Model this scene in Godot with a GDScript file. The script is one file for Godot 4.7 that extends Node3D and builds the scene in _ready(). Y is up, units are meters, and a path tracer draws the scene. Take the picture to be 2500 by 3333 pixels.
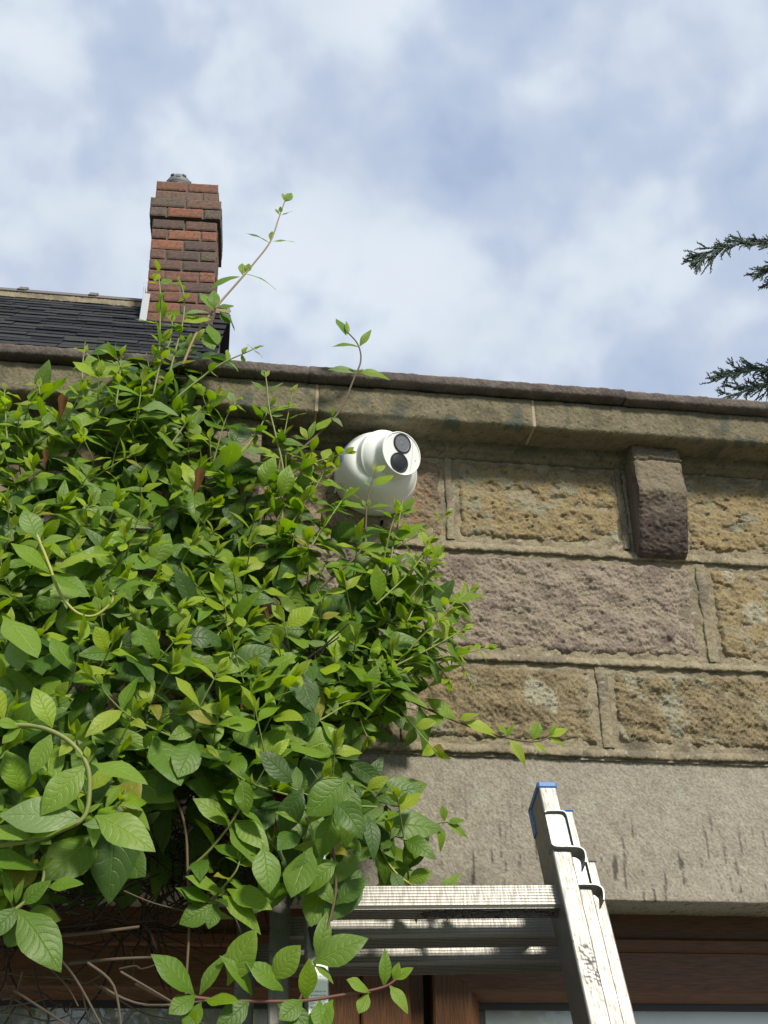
extends Node3D
# A stone garden wall with a coping, a honeysuckle, a white security camera and the top of a ladder.

var rng := RandomNumberGenerator.new()
var noise := {}
var M := {}


# ---------------------------------------------------------------- mesh helpers
class MB:
	var v := PackedVector3Array()
	var n := PackedVector3Array()
	var c := PackedColorArray()
	var uv := PackedVector2Array()
	var i := PackedInt32Array()

	func vert(p: Vector3, nn: Vector3, col := Color.WHITE, t := Vector2.ZERO) -> int:
		v.append(p)
		n.append(nn)
		c.append(col)
		uv.append(t)
		return v.size() - 1

	func tri(a: int, b: int, d: int) -> void:
		# clockwise seen from the side that the normals point to
		var g := (v[b] - v[a]).cross(v[d] - v[a])
		if g.dot(n[a] + n[b] + n[d]) > 0.0:
			i.append_array(PackedInt32Array([a, d, b]))
		else:
			i.append_array(PackedInt32Array([a, b, d]))

	func quad(a: int, b: int, d: int, e: int) -> void:
		tri(a, b, d)
		tri(a, d, e)

	func flat_poly(pts: Array, out: Vector3, col := Color.WHITE) -> void:
		var nn: Vector3 = (pts[1] - pts[0]).cross(pts[2] - pts[0]).normalized()
		if nn.dot(out) < 0.0:
			nn = -nn
		var k := v.size()
		var ax := nn.cross(Vector3.UP if absf(nn.y) < 0.9 else Vector3.RIGHT).normalized()
		var ay := nn.cross(ax)
		for p in pts:
			vert(p, nn, col, Vector2(p.dot(ax), p.dot(ay)))
		for j in range(1, pts.size() - 1):
			tri(k, k + j, k + j + 1)

	# box with chamfered edges, placed by a transform
	func box(size: Vector3, at := Transform3D(), bevel := 0.0, col := Color.WHITE) -> void:
		var h := size * 0.5
		var b := minf(bevel, minf(h.x, minf(h.y, h.z)) * 0.9)
		var P := func(s: Vector3, axis: int) -> Vector3:
			var q := h - Vector3.ONE * b
			q[axis] = h[axis]
			return at * (q * s)
		var o := at.origin
		for ax in 3:
			var a1 := (ax + 1) % 3
			var a2 := (ax + 2) % 3
			for s in [-1.0, 1.0]:
				var pts := []
				for q in [[-1, -1], [1, -1], [1, 1], [-1, 1]]:
					var sg := Vector3.ONE
					sg[ax] = s
					sg[a1] = q[0]
					sg[a2] = q[1]
					pts.append(P.call(sg, ax))
				flat_poly(pts, (pts[0] + pts[2]) * 0.5 - o, col)
			if b <= 0.0:
				continue
			for s1 in [-1.0, 1.0]:
				for s2 in [-1.0, 1.0]:
					var pts := []
					for e in [[-1.0, a1], [1.0, a1], [1.0, a2], [-1.0, a2]]:
						var sg := Vector3.ONE
						sg[ax] = e[0]
						sg[a1] = s1
						sg[a2] = s2
						pts.append(P.call(sg, e[1]))
					flat_poly(pts, (pts[0] + pts[2]) * 0.5 - o, col)
		if b > 0.0:
			for sx in [-1.0, 1.0]:
				for sy in [-1.0, 1.0]:
					for sz in [-1.0, 1.0]:
						var sg := Vector3(sx, sy, sz)
						var pts := [P.call(sg, 0), P.call(sg, 1), P.call(sg, 2)]
						flat_poly(pts, pts[0] - o, col)

	# tube along points, radii per point
	func tube(pts: PackedVector3Array, r0: float, r1: float, sides := 6, col := Color.WHITE, caps := true, bumps := 0.0) -> void:
		var last := pts.size() - 1
		var up := Vector3(0.31, 0.52, 0.79)
		var base := v.size()
		for k in pts.size():
			var t := (pts[mini(k + 1, last)] - pts[maxi(k - 1, 0)]).normalized()
			var a := t.cross(up)
			if a.length() < 0.05:
				a = t.cross(Vector3.RIGHT)
			a = a.normalized()
			var b := t.cross(a)
			up = b.cross(t) if false else up
			var r := lerpf(r0, r1, float(k) / last)
			if bumps > 0.0:
				r *= 1.0 + bumps * (0.5 if k % 2 == 0 else -0.5)
			for s in sides:
				var w := TAU * s / sides
				var d := a * cos(w) + b * sin(w)
				vert(pts[k] + d * r, d, col, Vector2(float(s) / sides, float(k)))
		for k in last:
			for s in sides:
				var s2 := (s + 1) % sides
				quad(base + k * sides + s, base + k * sides + s2, base + (k + 1) * sides + s2, base + (k + 1) * sides + s)
		if caps:
			for e in [0, last]:
				var t := (pts[last] - pts[last - 1]).normalized() if e else (pts[0] - pts[1]).normalized()
				var m := vert(pts[e] + t * (r1 if e else r0) * 0.4, t, col)
				for s in sides:
					tri(m, base + e * sides + s, base + e * sides + (s + 1) % sides)

	# lathe round local +z: profile of (z, radius)
	func lathe(profile: Array, segs: int, at := Transform3D(), col := Color.WHITE) -> void:
		var base := v.size()
		var m := profile.size()
		for k in m:
			var p: Vector2 = profile[k]
			var d: Vector2 = profile[mini(k + 1, m - 1)] - profile[maxi(k - 1, 0)]
			var nn := Vector2(-d.y, d.x).normalized()
			for s in segs + 1:
				var w := TAU * s / segs
				vert(at * Vector3(cos(w) * p.y, sin(w) * p.y, p.x), (at.basis * Vector3(cos(w) * nn.y, sin(w) * nn.y, nn.x)).normalized(), col, Vector2(float(s) / segs, float(k) / (m - 1)))
		for k in m - 1:
			for s in segs:
				quad(base + k * (segs + 1) + s, base + k * (segs + 1) + s + 1, base + (k + 1) * (segs + 1) + s + 1, base + (k + 1) * (segs + 1) + s)

	# a sheet over a grid; f(u index, v index) gives [position, colour]
	func sheet(nu: int, nv: int, f: Callable, out := Vector3.BACK) -> void:
		var base := v.size()
		for b in nv:
			for a in nu:
				var g: Array = f.call(a, b)
				v.append(g[0])
				c.append(g[1])
				uv.append(Vector2(float(a) / (nu - 1), float(b) / (nv - 1)))
		for b in nv:
			for a in nu:
				var du := v[base + b * nu + mini(a + 1, nu - 1)] - v[base + b * nu + maxi(a - 1, 0)]
				var dv := v[base + mini(b + 1, nv - 1) * nu + a] - v[base + maxi(b - 1, 0) * nu + a]
				n.append(du.cross(dv).normalized())
		var flip := n[base + (nv / 2) * nu + nu / 2].dot(out) < 0.0
		if flip:
			for k in range(base, v.size()):
				n[k] = -n[k]
		for b in nv - 1:
			for a in nu - 1:
				var p := base + b * nu + a
				if flip:
					i.append_array(PackedInt32Array([p, p + 1, p + nu + 1, p, p + nu + 1, p + nu]))
				else:
					i.append_array(PackedInt32Array([p, p + nu + 1, p + 1, p, p + nu, p + nu + 1]))

	func mesh(m: Material = null) -> ArrayMesh:
		var arr := []
		arr.resize(Mesh.ARRAY_MAX)
		arr[Mesh.ARRAY_VERTEX] = v
		arr[Mesh.ARRAY_NORMAL] = n
		arr[Mesh.ARRAY_COLOR] = c
		arr[Mesh.ARRAY_TEX_UV] = uv
		arr[Mesh.ARRAY_INDEX] = i
		var am := ArrayMesh.new()
		am.add_surface_from_arrays(Mesh.PRIMITIVE_TRIANGLES, arr)
		if m:
			am.surface_set_material(0, m)
		return am


func part(called: String, mb, m: Material, parent: Node3D, label := "", at := Transform3D()) -> MeshInstance3D:
	var o := MeshInstance3D.new()
	o.name = numbered(called, parent)
	o.mesh = mb.mesh(m) if mb is MB else mb
	if mb is Mesh:
		o.material_override = m
	o.transform = at
	parent.add_child(o, true)
	if label:
		o.set_meta("label", label)
	return o


var used := {}
func numbered(called: String, parent: Node3D) -> String:
	var key := str(parent.get_instance_id()) + called
	var k: int = used.get(key, 0)
	used[key] = k + 1
	return called if k == 0 else "%s_%03d" % [called, k]


func thing(called: String, label: String, category: String, at := Vector3.ZERO, group := "") -> Node3D:
	var o := Node3D.new()
	o.name = numbered(called, self)
	add_child(o, true)
	o.position = at
	o.set_meta("label", label)
	o.set_meta("category", category)
	if group:
		o.set_meta("group", group)
	return o


func structure(called: String, mb: MB, m: Material, label: String) -> MeshInstance3D:
	var o := part(called, mb, m, self, label)
	o.set_meta("kind", "structure")
	return o


# ---------------------------------------------------------------- noise
func fn(called: String, x: float, y: float, z := 0.0) -> float:
	return noise[called].get_noise_3d(x, y, z)


func make_noise(called: String, freq: float, octaves: int, seed_: int, kind := FastNoiseLite.TYPE_SIMPLEX_SMOOTH, ridged := false) -> void:
	var f := FastNoiseLite.new()
	f.noise_type = kind
	f.frequency = freq
	f.seed = seed_
	f.fractal_type = FastNoiseLite.FRACTAL_RIDGED if ridged else FastNoiseLite.FRACTAL_FBM
	f.fractal_octaves = octaves
	noise[called] = f


func noise_tex(seed_: int, freq: float, octaves: int, lo: Color, hi: Color, size := 512, kind := FastNoiseLite.TYPE_SIMPLEX_SMOOTH) -> ImageTexture:
	var f := FastNoiseLite.new()
	f.seed = seed_
	f.noise_type = kind
	f.frequency = freq
	f.fractal_octaves = octaves
	var im := f.get_seamless_image(size, size)
	im.convert(Image.FORMAT_RGB8)
	for y in size:
		for x in size:
			im.set_pixel(x, y, lo.lerp(hi, im.get_pixel(x, y).r))
	return ImageTexture.create_from_image(im)


func mat(called: String, lin: Color, rough := 0.8, metal := 0.0) -> StandardMaterial3D:
	var m := StandardMaterial3D.new()
	m.albedo_color = lin.linear_to_srgb()
	m.roughness = rough
	m.metallic = metal
	m.resource_name = called
	M[called] = m
	return m


# ---------------------------------------------------------------- sky
func make_sky() -> Sky:
	var w := 2048
	var h := 1024
	var im := Image.create(w, h, false, Image.FORMAT_RGBF)
	make_noise("cloud_big", 1.0, 4, 11)
	make_noise("cloud_small", 3.0, 6, 23)
	make_noise("cloud_warp", 1.6, 3, 37)
	make_noise("cloud_shade", 1.7, 4, 51)
	var blue := Color(0.330, 0.412, 0.575)
	var pale := Color(0.415, 0.492, 0.630)
	var white := Color(0.635, 0.695, 0.765)
	var grey := Color(0.375, 0.440, 0.575)
	for y in h:
		var el := (0.5 - (y + 0.5) / h) * PI
		for x in w:
			if el <= 0.0:
				im.set_pixel(x, y, Color(0.30, 0.30, 0.27))
				continue
			var az := ((x + 0.5) / w - 0.5) * TAU
			var d := Vector3(sin(az) * cos(el), sin(el), -cos(az) * cos(el))
			var k := 1.0 / (d.y + 0.42)
			var p := Vector2(d.x * k - 0.05 * d.z * k + 0.9, d.z * k * 0.85) * 2.3
			var wx := fn("cloud_warp", p.x, p.y, 3.0) * 0.09
			var wy := fn("cloud_warp", p.x, p.y, 9.0) * 0.09
			var big := 0.6 * fn("cloud_big", p.x * 1.25 + wx, p.y + wy, 0.5) + 0.5 * fn("cloud_big", d.x * 3.2 + wx, d.y * 3.6 + wy, d.z * 3.2)
			var small := 0.75 * fn("cloud_small", d.x * 1.9 + wx, d.y * 2.4 + wy, d.z * 1.9) + 0.28 * fn("cloud_small", d.x * 5.5 + wy, d.y * 7.0 + wx, d.z * 5.5 + 4.0)
			var cover := clampf(0.69 + 0.10 * d.x + big * 0.50 + small * 0.60, 0.0, 1.0)
			var shade := clampf(0.5 + fn("cloud_shade", p.x + wx, p.y * 1.2, 7.0) * 1.1 + small * 0.3, 0.0, 1.0)
			var col := blue.lerp(pale, smoothstep(0.16, 0.46, cover))
			col = col.lerp(white, smoothstep(0.42, 0.90, cover))
			col = col.lerp(grey, shade * shade * 0.34 * smoothstep(0.3, 0.7, cover))
			col = col.lerp(Color(0.55, 0.63, 0.74), 0.35 * exp(-el * 4.0))
			im.set_pixel(x, y, col)
	var pm := PanoramaSkyMaterial.new()
	pm.panorama = ImageTexture.create_from_image(im)
	var sky := Sky.new()
	sky.sky_material = pm
	return sky


# ---------------------------------------------------------------- stone
# colours are linear
func stone_colour(style: String, x: float, y: float, h: float, s: float) -> Color:
	var a := fn("n12", x + s, y)
	var b := fn("n40", x, y + s)
	var d := fn("n150", x, y, s)
	var g := fn("n500", x, y)
	var col := Color(0.2, 0.2, 0.2)
	match style:
		"ochre":
			col = Color(0.30, 0.245, 0.142).lerp(Color(0.325, 0.255, 0.132), clampf(a * 1.6 + 0.4, 0, 1))
			col = col.lerp(Color(0.245, 0.195, 0.122), smoothstep(0.02, 0.42, b + 0.35 * d))
			col = col.lerp(Color(0.125, 0.095, 0.07), smoothstep(0.30, 0.5, d - 0.35 * b + 0.2 * a) * 0.7)
			col = col.lerp(Color(0.27, 0.265, 0.20), smoothstep(0.30, 0.5, -a + 0.5 * b) * 0.8)
		"purple":
			col = Color(0.265, 0.222, 0.178).lerp(Color(0.32, 0.272, 0.215), clampf(b * 1.5 + 0.5, 0, 1))
			col = col.lerp(Color(0.165, 0.128, 0.118), smoothstep(0.05, 0.5, a + 0.4 * d) * 0.8)
			col = col.lerp(Color(0.35, 0.30, 0.25), smoothstep(0.2, 0.6, d) * 0.35)
		"brown":
			col = Color(0.235, 0.192, 0.130).lerp(Color(0.285, 0.225, 0.155), clampf(b * 1.5 + 0.5, 0, 1))
			col = col.lerp(Color(0.13, 0.105, 0.08), smoothstep(0.05, 0.5, a + 0.5 * d) * 0.8)
			col = col.lerp(Color(0.27, 0.135, 0.075), smoothstep(0.1, 0.45, b - 0.3 * a) * smoothstep(0.19, 0.24, x) * 0.8)
		"olive":
			col = Color(0.225, 0.185, 0.115).lerp(Color(0.29, 0.235, 0.14), clampf(b * 1.7 + 0.5, 0, 1))
			col = col.lerp(Color(0.12, 0.10, 0.068), smoothstep(0.0, 0.5, d + 0.5 * a) * 0.7)
			col = col.lerp(Color(0.30, 0.30, 0.23), smoothstep(0.28, 0.5, fn("n12", x, y, s + 4.0) + 0.4 * d) * 0.8)
		"cornice":
			col = Color(0.190, 0.172, 0.115).lerp(Color(0.230, 0.204, 0.140), clampf(b * 1.5 + 0.5, 0, 1))
			col = col.lerp(Color(0.115, 0.105, 0.075), smoothstep(0.05, 0.5, a + 0.3 * d) * 0.75)
			col = col.lerp(Color(0.07, 0.065, 0.05), smoothstep(0.36, 0.52, d) * 0.8)
			col = col.lerp(Color(0.10, 0.115, 0.095), smoothstep(0.33, 0.46, fn("n12", x * 1.3, y * 0.6, 8.0 + s)) * 0.8)
		"lintel":
			col = Color(0.335, 0.310, 0.255).lerp(Color(0.385, 0.355, 0.295), clampf(b * 1.2 + 0.5 + a, 0, 1))
			col = col.lerp(Color(0.205, 0.175, 0.13), smoothstep(0.05, 0.45, fn("n300", x, y)) * 0.55)
			col = col.lerp(Color(0.42, 0.38, 0.32), smoothstep(0.15, 0.5, fn("n300", x, y, 5.0)) * 0.4)
			# black streaks of water stain in the lower half
			var st := fn("n40", x * 2.6, y * 0.30, 3.0) + 0.25 * d
			col = col.lerp(Color(0.075, 0.065, 0.06), smoothstep(0.36, 0.56, st) * smoothstep(1.985, 1.90, y + 0.06 * a) * 0.85)
			# grey green lichen spots
			for sp in [Vector3(0.390, 1.993, 0.010), Vector3(0.470, 1.963, 0.009), Vector3(0.605, 1.982, 0.009), Vector3(0.315, 1.975, 0.015)]:
				var q: float = Vector2(x - sp.x, y - sp.y).length() + 0.006 * b + 0.004 * d
				col = col.lerp(Color(0.38, 0.38, 0.31), smoothstep(sp.z, sp.z * 0.55, q) * 0.75)
		"slab":
			col = Color(0.128, 0.110, 0.100).lerp(Color(0.175, 0.152, 0.137), clampf(b * 1.4 + 0.5, 0, 1))
			col = col.lerp(Color(0.085, 0.072, 0.068), smoothstep(0.0, 0.5, a + 0.4 * d) * 0.7)
		"corbel":
			col = Color(0.125, 0.10, 0.088).lerp(Color(0.175, 0.145, 0.115), clampf(b * 1.5 + 0.5, 0, 1))
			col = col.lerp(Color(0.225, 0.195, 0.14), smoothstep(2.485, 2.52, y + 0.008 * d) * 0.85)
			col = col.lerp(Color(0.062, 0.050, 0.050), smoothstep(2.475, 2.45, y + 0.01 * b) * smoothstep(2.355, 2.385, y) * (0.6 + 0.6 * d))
			col = col.lerp(Color(0.24, 0.22, 0.19), smoothstep(0.25, 0.5, fn("n40", x * 2.0, y * 0.3)) * 0.3)
		"mortar":
			col = Color(0.275, 0.240, 0.165).lerp(Color(0.325, 0.285, 0.20), clampf(b * 1.5 + 0.5, 0, 1))
			col = col.lerp(Color(0.16, 0.14, 0.11), smoothstep(0.05, 0.45, a + 0.4 * d) * 0.8)
			col = col.lerp(Color(0.46, 0.43, 0.36), smoothstep(0.46, 0.56, d + 0.2 * b) * 0.8)
	var k := 1.0 + 0.16 * g + 0.10 * d
	return Color(col.r * k, col.g * k, col.b * k)


# one rock-faced stone set in the wall; lichen is a list of (x, y, radius)
func stone(x0: float, x1: float, y0: float, y1: float, style: String, s: float, parent: Node3D, amp := 1.0, step := 0.0021, lichen := []) -> void:
	var mb := MB.new()
	var nu := int((x1 - x0) / step) + 2
	var nv := int((y1 - y0) / step) + 2
	var f := func(a: int, b: int) -> Array:
		var x := lerpf(x0, x1, float(a) / (nu - 1))
		var y := lerpf(y0, y1, float(b) / (nv - 1))
		var e := minf(minf(x - x0, x1 - x), minf(y - y0, y1 - y))
		e += 0.005 * fn("n40", x, y, s + 2.0) + 0.0015 * fn("n150", x, y, s)
		var edge := smoothstep(0.0, 0.017, e)
		var h := fn("n20", x * 0.8, y, s) * 0.0062 + fn("facet", x * 0.8 + 0.3 * y, y * 1.1 - 0.2 * x, s) * 0.0030 + fn("n60", x * 0.7 + 0.5 * y, y * 1.1 - 0.25 * x, s) * 0.0018 + fn("n150", x * 0.55 + 0.6 * y, y * 1.1 - 0.4 * x, s + 6.0) * 0.0019 + fn("n300", x * 0.7 + 0.5 * y, y - 0.2 * x, s) * 0.0018 + fn("n500", x, y, s) * 0.0014
		if style == "ochre":
			h = h * 0.70 - 0.0036 * smoothstep(0.30, 0.5, fn("n60", x * 0.7, y * 1.3, s + 9.0)) - 0.004 * smoothstep(0.05, 0.35, fn("n20", x * 0.7, y * 1.2, s + 5.0))
		var z := -0.011 + edge * (0.017 + h * amp)
		var col := stone_colour(style, x, y, h, s)
		for l in lichen:
			var q: float = Vector2(x - l.x, y - l.y).length() / l.z + 0.5 * fn("n40", x, y) + 0.45 * fn("n150", x, y)
			col = col.lerp(Color(0.40, 0.39, 0.30), smoothstep(1.05, 0.7, q) * 0.75)
		return [Vector3(x, y, z), col]
	mb.sheet(nu, nv, f)
	part("stone", mb, M.stone, parent)


# a raised ribbon of pointing along x, with a weathered top and an undercut edge
func ribbon_h(x0: float, x1: float, yb: float, yt: float, s: float, parent: Node3D) -> void:
	var mb := MB.new()
	var step := 0.003
	var nu := int((x1 - x0) / step) + 2
	var prof := [Vector2(yb + 0.003, -0.012), Vector2(yb + 0.0005, -0.002), Vector2(yb, 0.0045), Vector2(yb + 0.0010, 0.0068), Vector2(lerpf(yb, yt, 0.3), 0.0064), Vector2(lerpf(yb, yt, 0.55), 0.0052), Vector2(lerpf(yb, yt, 0.8), 0.0032), Vector2(yt, -0.001), Vector2(yt + 0.004, -0.012)]
	var f := func(a: int, b: int) -> Array:
		var x := lerpf(x0, x1, float(a) / (nu - 1))
		var p: Vector2 = prof[b]
		var w := 0.0022 * fn("n20", x, s, 1.0) + 0.0013 * fn("n150", x, s, 2.0)
		var g := fn("n60", x, p.x * 2.0, s) * 0.0022 + fn("n300", x, p.x, s) * 0.0014
		var chip := smoothstep(0.40, 0.55, fn("n40", x, s * 3.0, 5.0)) * 0.004
		var y := p.x + w + g * (0.4 if b < 4 else 0.9)
		return [Vector3(x, y, p.y + g * 0.8 - (chip if b > 0 and b < 5 else 0.0)), stone_colour("mortar", x, y, 0.0, s)]
	mb.sheet(nu, prof.size(), f)
	part("mortar_joint", mb, M.stone, parent)


func ribbon_v(xa: float, xb: float, y0: float, y1: float, s: float, parent: Node3D) -> void:
	var mb := MB.new()
	var nu := int((y1 - y0) / 0.003) + 2
	var prof := [Vector2(xa - 0.002, -0.012), Vector2(xa - 0.0005, 0.0015), Vector2(xa + 0.002, 0.0028), Vector2(lerpf(xa, xb, 0.5), 0.0034), Vector2(xb - 0.002, 0.0028), Vector2(xb + 0.0005, 0.0015), Vector2(xb + 0.002, -0.012)]
	var f := func(a: int, b: int) -> Array:
		var y := lerpf(y0, y1, float(a) / (nu - 1))
		var p: Vector2 = prof[b]
		var w := 0.0030 * fn("n20", s, y, 1.0) + 0.0012 * fn("n150", s, y, 2.0)
		var g := fn("n60", p.x * 2.0, y, s) * 0.002 + fn("n300", p.x, y, s) * 0.0013
		return [Vector3(p.x + w + g * 0.5, y, p.y + g), stone_colour("mortar", p.x, y, 0.0, s)]
	mb.sheet(nu, prof.size(), f)
	part("mortar_joint", mb, M.stone, parent)


# a long dressed stone: the profile (y, z) runs round its visible faces
func dressed(called: String, x0: float, x1: float, corners: Array, style: String, s: float, parent: Node3D, rough: float, step := 0.0035, ends := true) -> MeshInstance3D:
	var prof: Array[Vector2] = []
	for k in corners.size() - 1:
		var a: Vector2 = corners[k]
		var b: Vector2 = corners[k + 1]
		var m := maxi(1, int(a.distance_to(b) / step))
		for q in m:
			prof.append(a.lerp(b, float(q) / m))
	prof.append(corners[-1])
	# soften the corners
	var soft: Array[Vector2] = []
	for k in prof.size():
		var a := prof[maxi(k - 1, 0)]
		var b := prof[mini(k + 1, prof.size() - 1)]
		soft.append(prof[k].lerp((a + b) * 0.5, 0.3))
	soft[0] = prof[0]
	soft[-1] = prof[-1]
	var centre := Vector2.ZERO
	for p in soft:
		centre += p / soft.size()
	var nu := int((x1 - x0) / step) + 2
	var mb := MB.new()
	var f := func(a: int, b: int) -> Array:
		var x := lerpf(x0, x1, float(a) / (nu - 1))
		var p := soft[b]
		var nn := (soft[mini(b + 1, soft.size() - 1)] - soft[maxi(b - 1, 0)]).normalized()
		var out := Vector2(nn.y, -nn.x)
		if out.dot(p - centre) < 0.0:
			out = -out
		var g := fn("n20", x, p.x, s) * 0.004 + fn("n60", x, p.x, s + p.y * 20.0) * 0.002 + fn("n150", x, p.x + p.y, s) * 0.0014
		var end := smoothstep(0.0, 0.004, minf(x - x0, x1 - x)) if ends else 1.0
		p += out * (g * rough - (1.0 - end) * (0.0012 if style == "slab" else 0.0025))
		return [Vector3(x, p.x, p.y), stone_colour(style, x, p.x + p.y, 0.0, s)]
	mb.sheet(nu, soft.size(), f)
	return part(called, mb, M.stone if style != "lintel" else M.fine_stone, parent)


func build_wall() -> void:
	var w := thing("stone_wall", "weathered sandstone wall of rock-faced blocks under a projecting stone coping", "wall")
	# bed of mortar that the stones stand out of
	var mb := MB.new()
	mb.sheet(420, 130, func(a: int, b: int) -> Array:
		var x := lerpf(-1.25, 1.35, a / 419.0)
		var y := lerpf(2.030, 2.552, b / 129.0)
		var z := 0.0004 + fn("n40", x, y, 3.0) * 0.0035 + fn("n150", x, y, 3.0) * 0.002
		return [Vector3(x, y, z), stone_colour("mortar", x, y, 0.0, 3.0)])
	part("mortar_bed", mb, M.stone, w)
	# backing masonry behind the facing, down to the ground on either side of the window
	var bk := MB.new()
	bk.box(Vector3(2.6, 0.52, 0.28), Transform3D(Basis(), Vector3(0.05, 2.29, -0.165)))
	bk.box(Vector3(0.7, 1.84, 0.30), Transform3D(Basis(), Vector3(-1.55, 0.92, -0.15)))
	bk.box(Vector3(0.7, 1.84, 0.30), Transform3D(Basis(), Vector3(1.65, 0.92, -0.15)))
	bk.box(Vector3(2.5, 0.88, 0.30), Transform3D(Basis(), Vector3(0.05, 0.44, -0.15)))
	part("backing", bk, M.backing, w)
	# top course
	stone(-0.62, 0.000, 2.374, 2.523, "brown", 1.0, w, 0.8, 0.004)
	stone(-0.022, 0.277, 2.372, 2.524, "brown", 2.3, w, 1.0)
	stone(0.288, 0.572, 2.372, 2.526, "ochre", 3.1, w, 1.0, 0.0021, [Vector3(0.552, 2.392, 0.017), Vector3(0.566, 2.485, 0.010)])
	stone(0.668, 1.02, 2.370, 2.524, "ochre", 4.7, w, 1.0, 0.0021, [Vector3(0.69, 2.51, 0.02)])
	# second course
	stone(-0.70, 0.02, 2.186, 2.356, "olive", 5.2, w, 0.8, 0.004)
	stone(0.022, 0.678, 2.184, 2.357, "purple", 6.4, w, 1.15)
	stone(0.694, 1.08, 2.184, 2.355, "ochre", 7.9, w, 1.0, 0.0021, [Vector3(0.768, 2.272, 0.020), Vector3(0.795, 2.222, 0.022), Vector3(0.735, 2.335, 0.012)])
	# third course
	stone(-0.66, 0.200, 2.046, 2.175, "olive", 8.8, w, 1.0, 0.0026)
	stone(0.212, 0.497, 2.046, 2.175, "olive", 9.1, w, 1.15, 0.0021, [Vector3(0.405, 2.128, 0.022), Vector3(0.425, 2.112, 0.014)])
	stone(0.512, 1.05, 2.046, 2.175, "olive", 10.6, w, 1.3)
	# raised pointing
	ribbon_h(-0.9, 1.2, 2.3555, 2.3715, 1.0, w)
	ribbon_h(-0.9, 1.2, 2.1735, 2.1870, 2.0, w)
	ribbon_h(-0.9, 1.2, 2.0340, 2.0480, 3.0, w)
	ribbon_v(0.277, 0.290, 2.374, 2.522, 1.5, w)
	ribbon_v(0.566, 0.577, 2.374, 2.524, 2.5, w)
	ribbon_v(0.657, 0.671, 2.374, 2.524, 3.5, w)
	ribbon_v(0.680, 0.697, 2.188, 2.354, 4.5, w)
	ribbon_v(0.497, 0.514, 2.049, 2.174, 5.5, w)
	ribbon_v(0.200, 0.213, 2.049, 2.174, 6.5, w)
	# lintel of smooth stone, its underside running back to the window
	dressed("lintel", -1.2, 1.25, [Vector2(2.0335, -0.020), Vector2(2.0335, -0.002), Vector2(1.840, 0.0), Vector2(1.840, -0.14)], "lintel", 1.0, w, 0.35, 0.0026, false)
	# bed moulding under the cornice
	dressed("bed_moulding", -1.2, 1.25, [Vector2(2.522, -0.012), Vector2(2.523, 0.006), Vector2(2.530, 0.010), Vector2(2.531, 0.018), Vector2(2.548, 0.020)], "cornice", 2.0, w, 0.5, 0.0035, false)
	# cornice blocks and the flag coping on top of them
	var cx := [-1.25, -0.36, 0.060, 0.412, 0.95, 1.3]
	for k in 5:
		dressed("cornice_block", cx[k] + 0.0015, cx[k + 1] - 0.0015, [Vector2(2.547, -0.02), Vector2(2.545, 0.070), Vector2(2.549, 0.0755), Vector2(2.599, 0.077), Vector2(2.602, 0.070), Vector2(2.602, -0.1)], "cornice", 3.0 + k * 1.7, w, 0.4)
	for k in [1, 2, 3]:
		var jb := MB.new()
		jb.box(Vector3(0.006, 0.052, 0.15), Transform3D(Basis(), Vector3(cx[k], 2.574, 0.0005)), 0.001)
		part("mortar_joint", jb, M.pale_mortar, w)
	var sx := [-1.3, -0.52, 0.045, 0.565, 1.3]
	for k in 4:
		var o := dressed("coping_slab", sx[k] + 0.0002, sx[k + 1] - 0.0002, [Vector2(2.6025, -0.1), Vector2(2.6025, 0.090), Vector2(2.605, 0.094), Vector2(2.619, 0.095), Vector2(2.6225, 0.091), Vector2(2.626, -0.30)], "slab", 12.0 + k * 2.3, w, 0.45)
		o.position.y = 0.001 * ((k * 7) % 3 - 1)
	# corbels
	for x0 in [-0.104, 0.584]:
		var o := dressed("corbel", x0, x0 + 0.081, [Vector2(2.357, -0.01), Vector2(2.358, 0.014), Vector2(2.366, 0.022), Vector2(2.405, 0.038), Vector2(2.458, 0.053), Vector2(2.490, 0.050), Vector2(2.514, 0.048), Vector2(2.5175, 0.043), Vector2(2.521, 0.048), Vector2(2.5445, 0.045)], "corbel", 20.0 + x0, w, 1.0, 0.0022)
		# its two cheeks
		for side in [0.0, 0.081]:
			var ck := MB.new()
			var sgn := -1.0 if side == 0.0 else 1.0
			ck.sheet(50, 24, func(a: int, b: int) -> Array:
				var y := lerpf(2.358, 2.5445, a / 49.0)
				var front := 0.0
				if y < 2.405:
					front = lerpf(0.014, 0.038, clampf((y - 2.357) / 0.048, 0, 1))
				elif y < 2.458:
					front = lerpf(0.038, 0.053, (y - 2.405) / 0.053)
				else:
					front = lerpf(0.053, 0.046, clampf((y - 2.458) / 0.06, 0, 1))
				var z := lerpf(-0.01, front - 0.0015, b / 23.0)
				var round_ := smoothstep(0.0, 0.010, front - z)
				var x: float = x0 + side + sgn * (fn("n150", y, z, side * 9.0) * 0.0014 - (1.0 - round_) * 0.003 + 0.0003)
				return [Vector3(x, y, z), stone_colour("corbel", x + z, maxf(y, 2.478), 0.0, 30.0)], Vector3(sgn, 0, 0))
			part("corbel_cheek", ck, M.stone, o)
	# two drilled holes below the camera
	for p in [Vector2(0.110, 2.423), Vector2(0.172, 2.391)]:
		var hb := MB.new()
		hb.lathe([Vector2(-0.004, 0.0001), Vector2(-0.003, 0.0016), Vector2(0.0145, 0.0020), Vector2(0.0148, 0.0027), Vector2(0.0040, 0.0029)], 12, Transform3D(Basis(), Vector3(p.x, p.y, 0.0)))
		part("screw_hole", hb, M.black, w)


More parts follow.
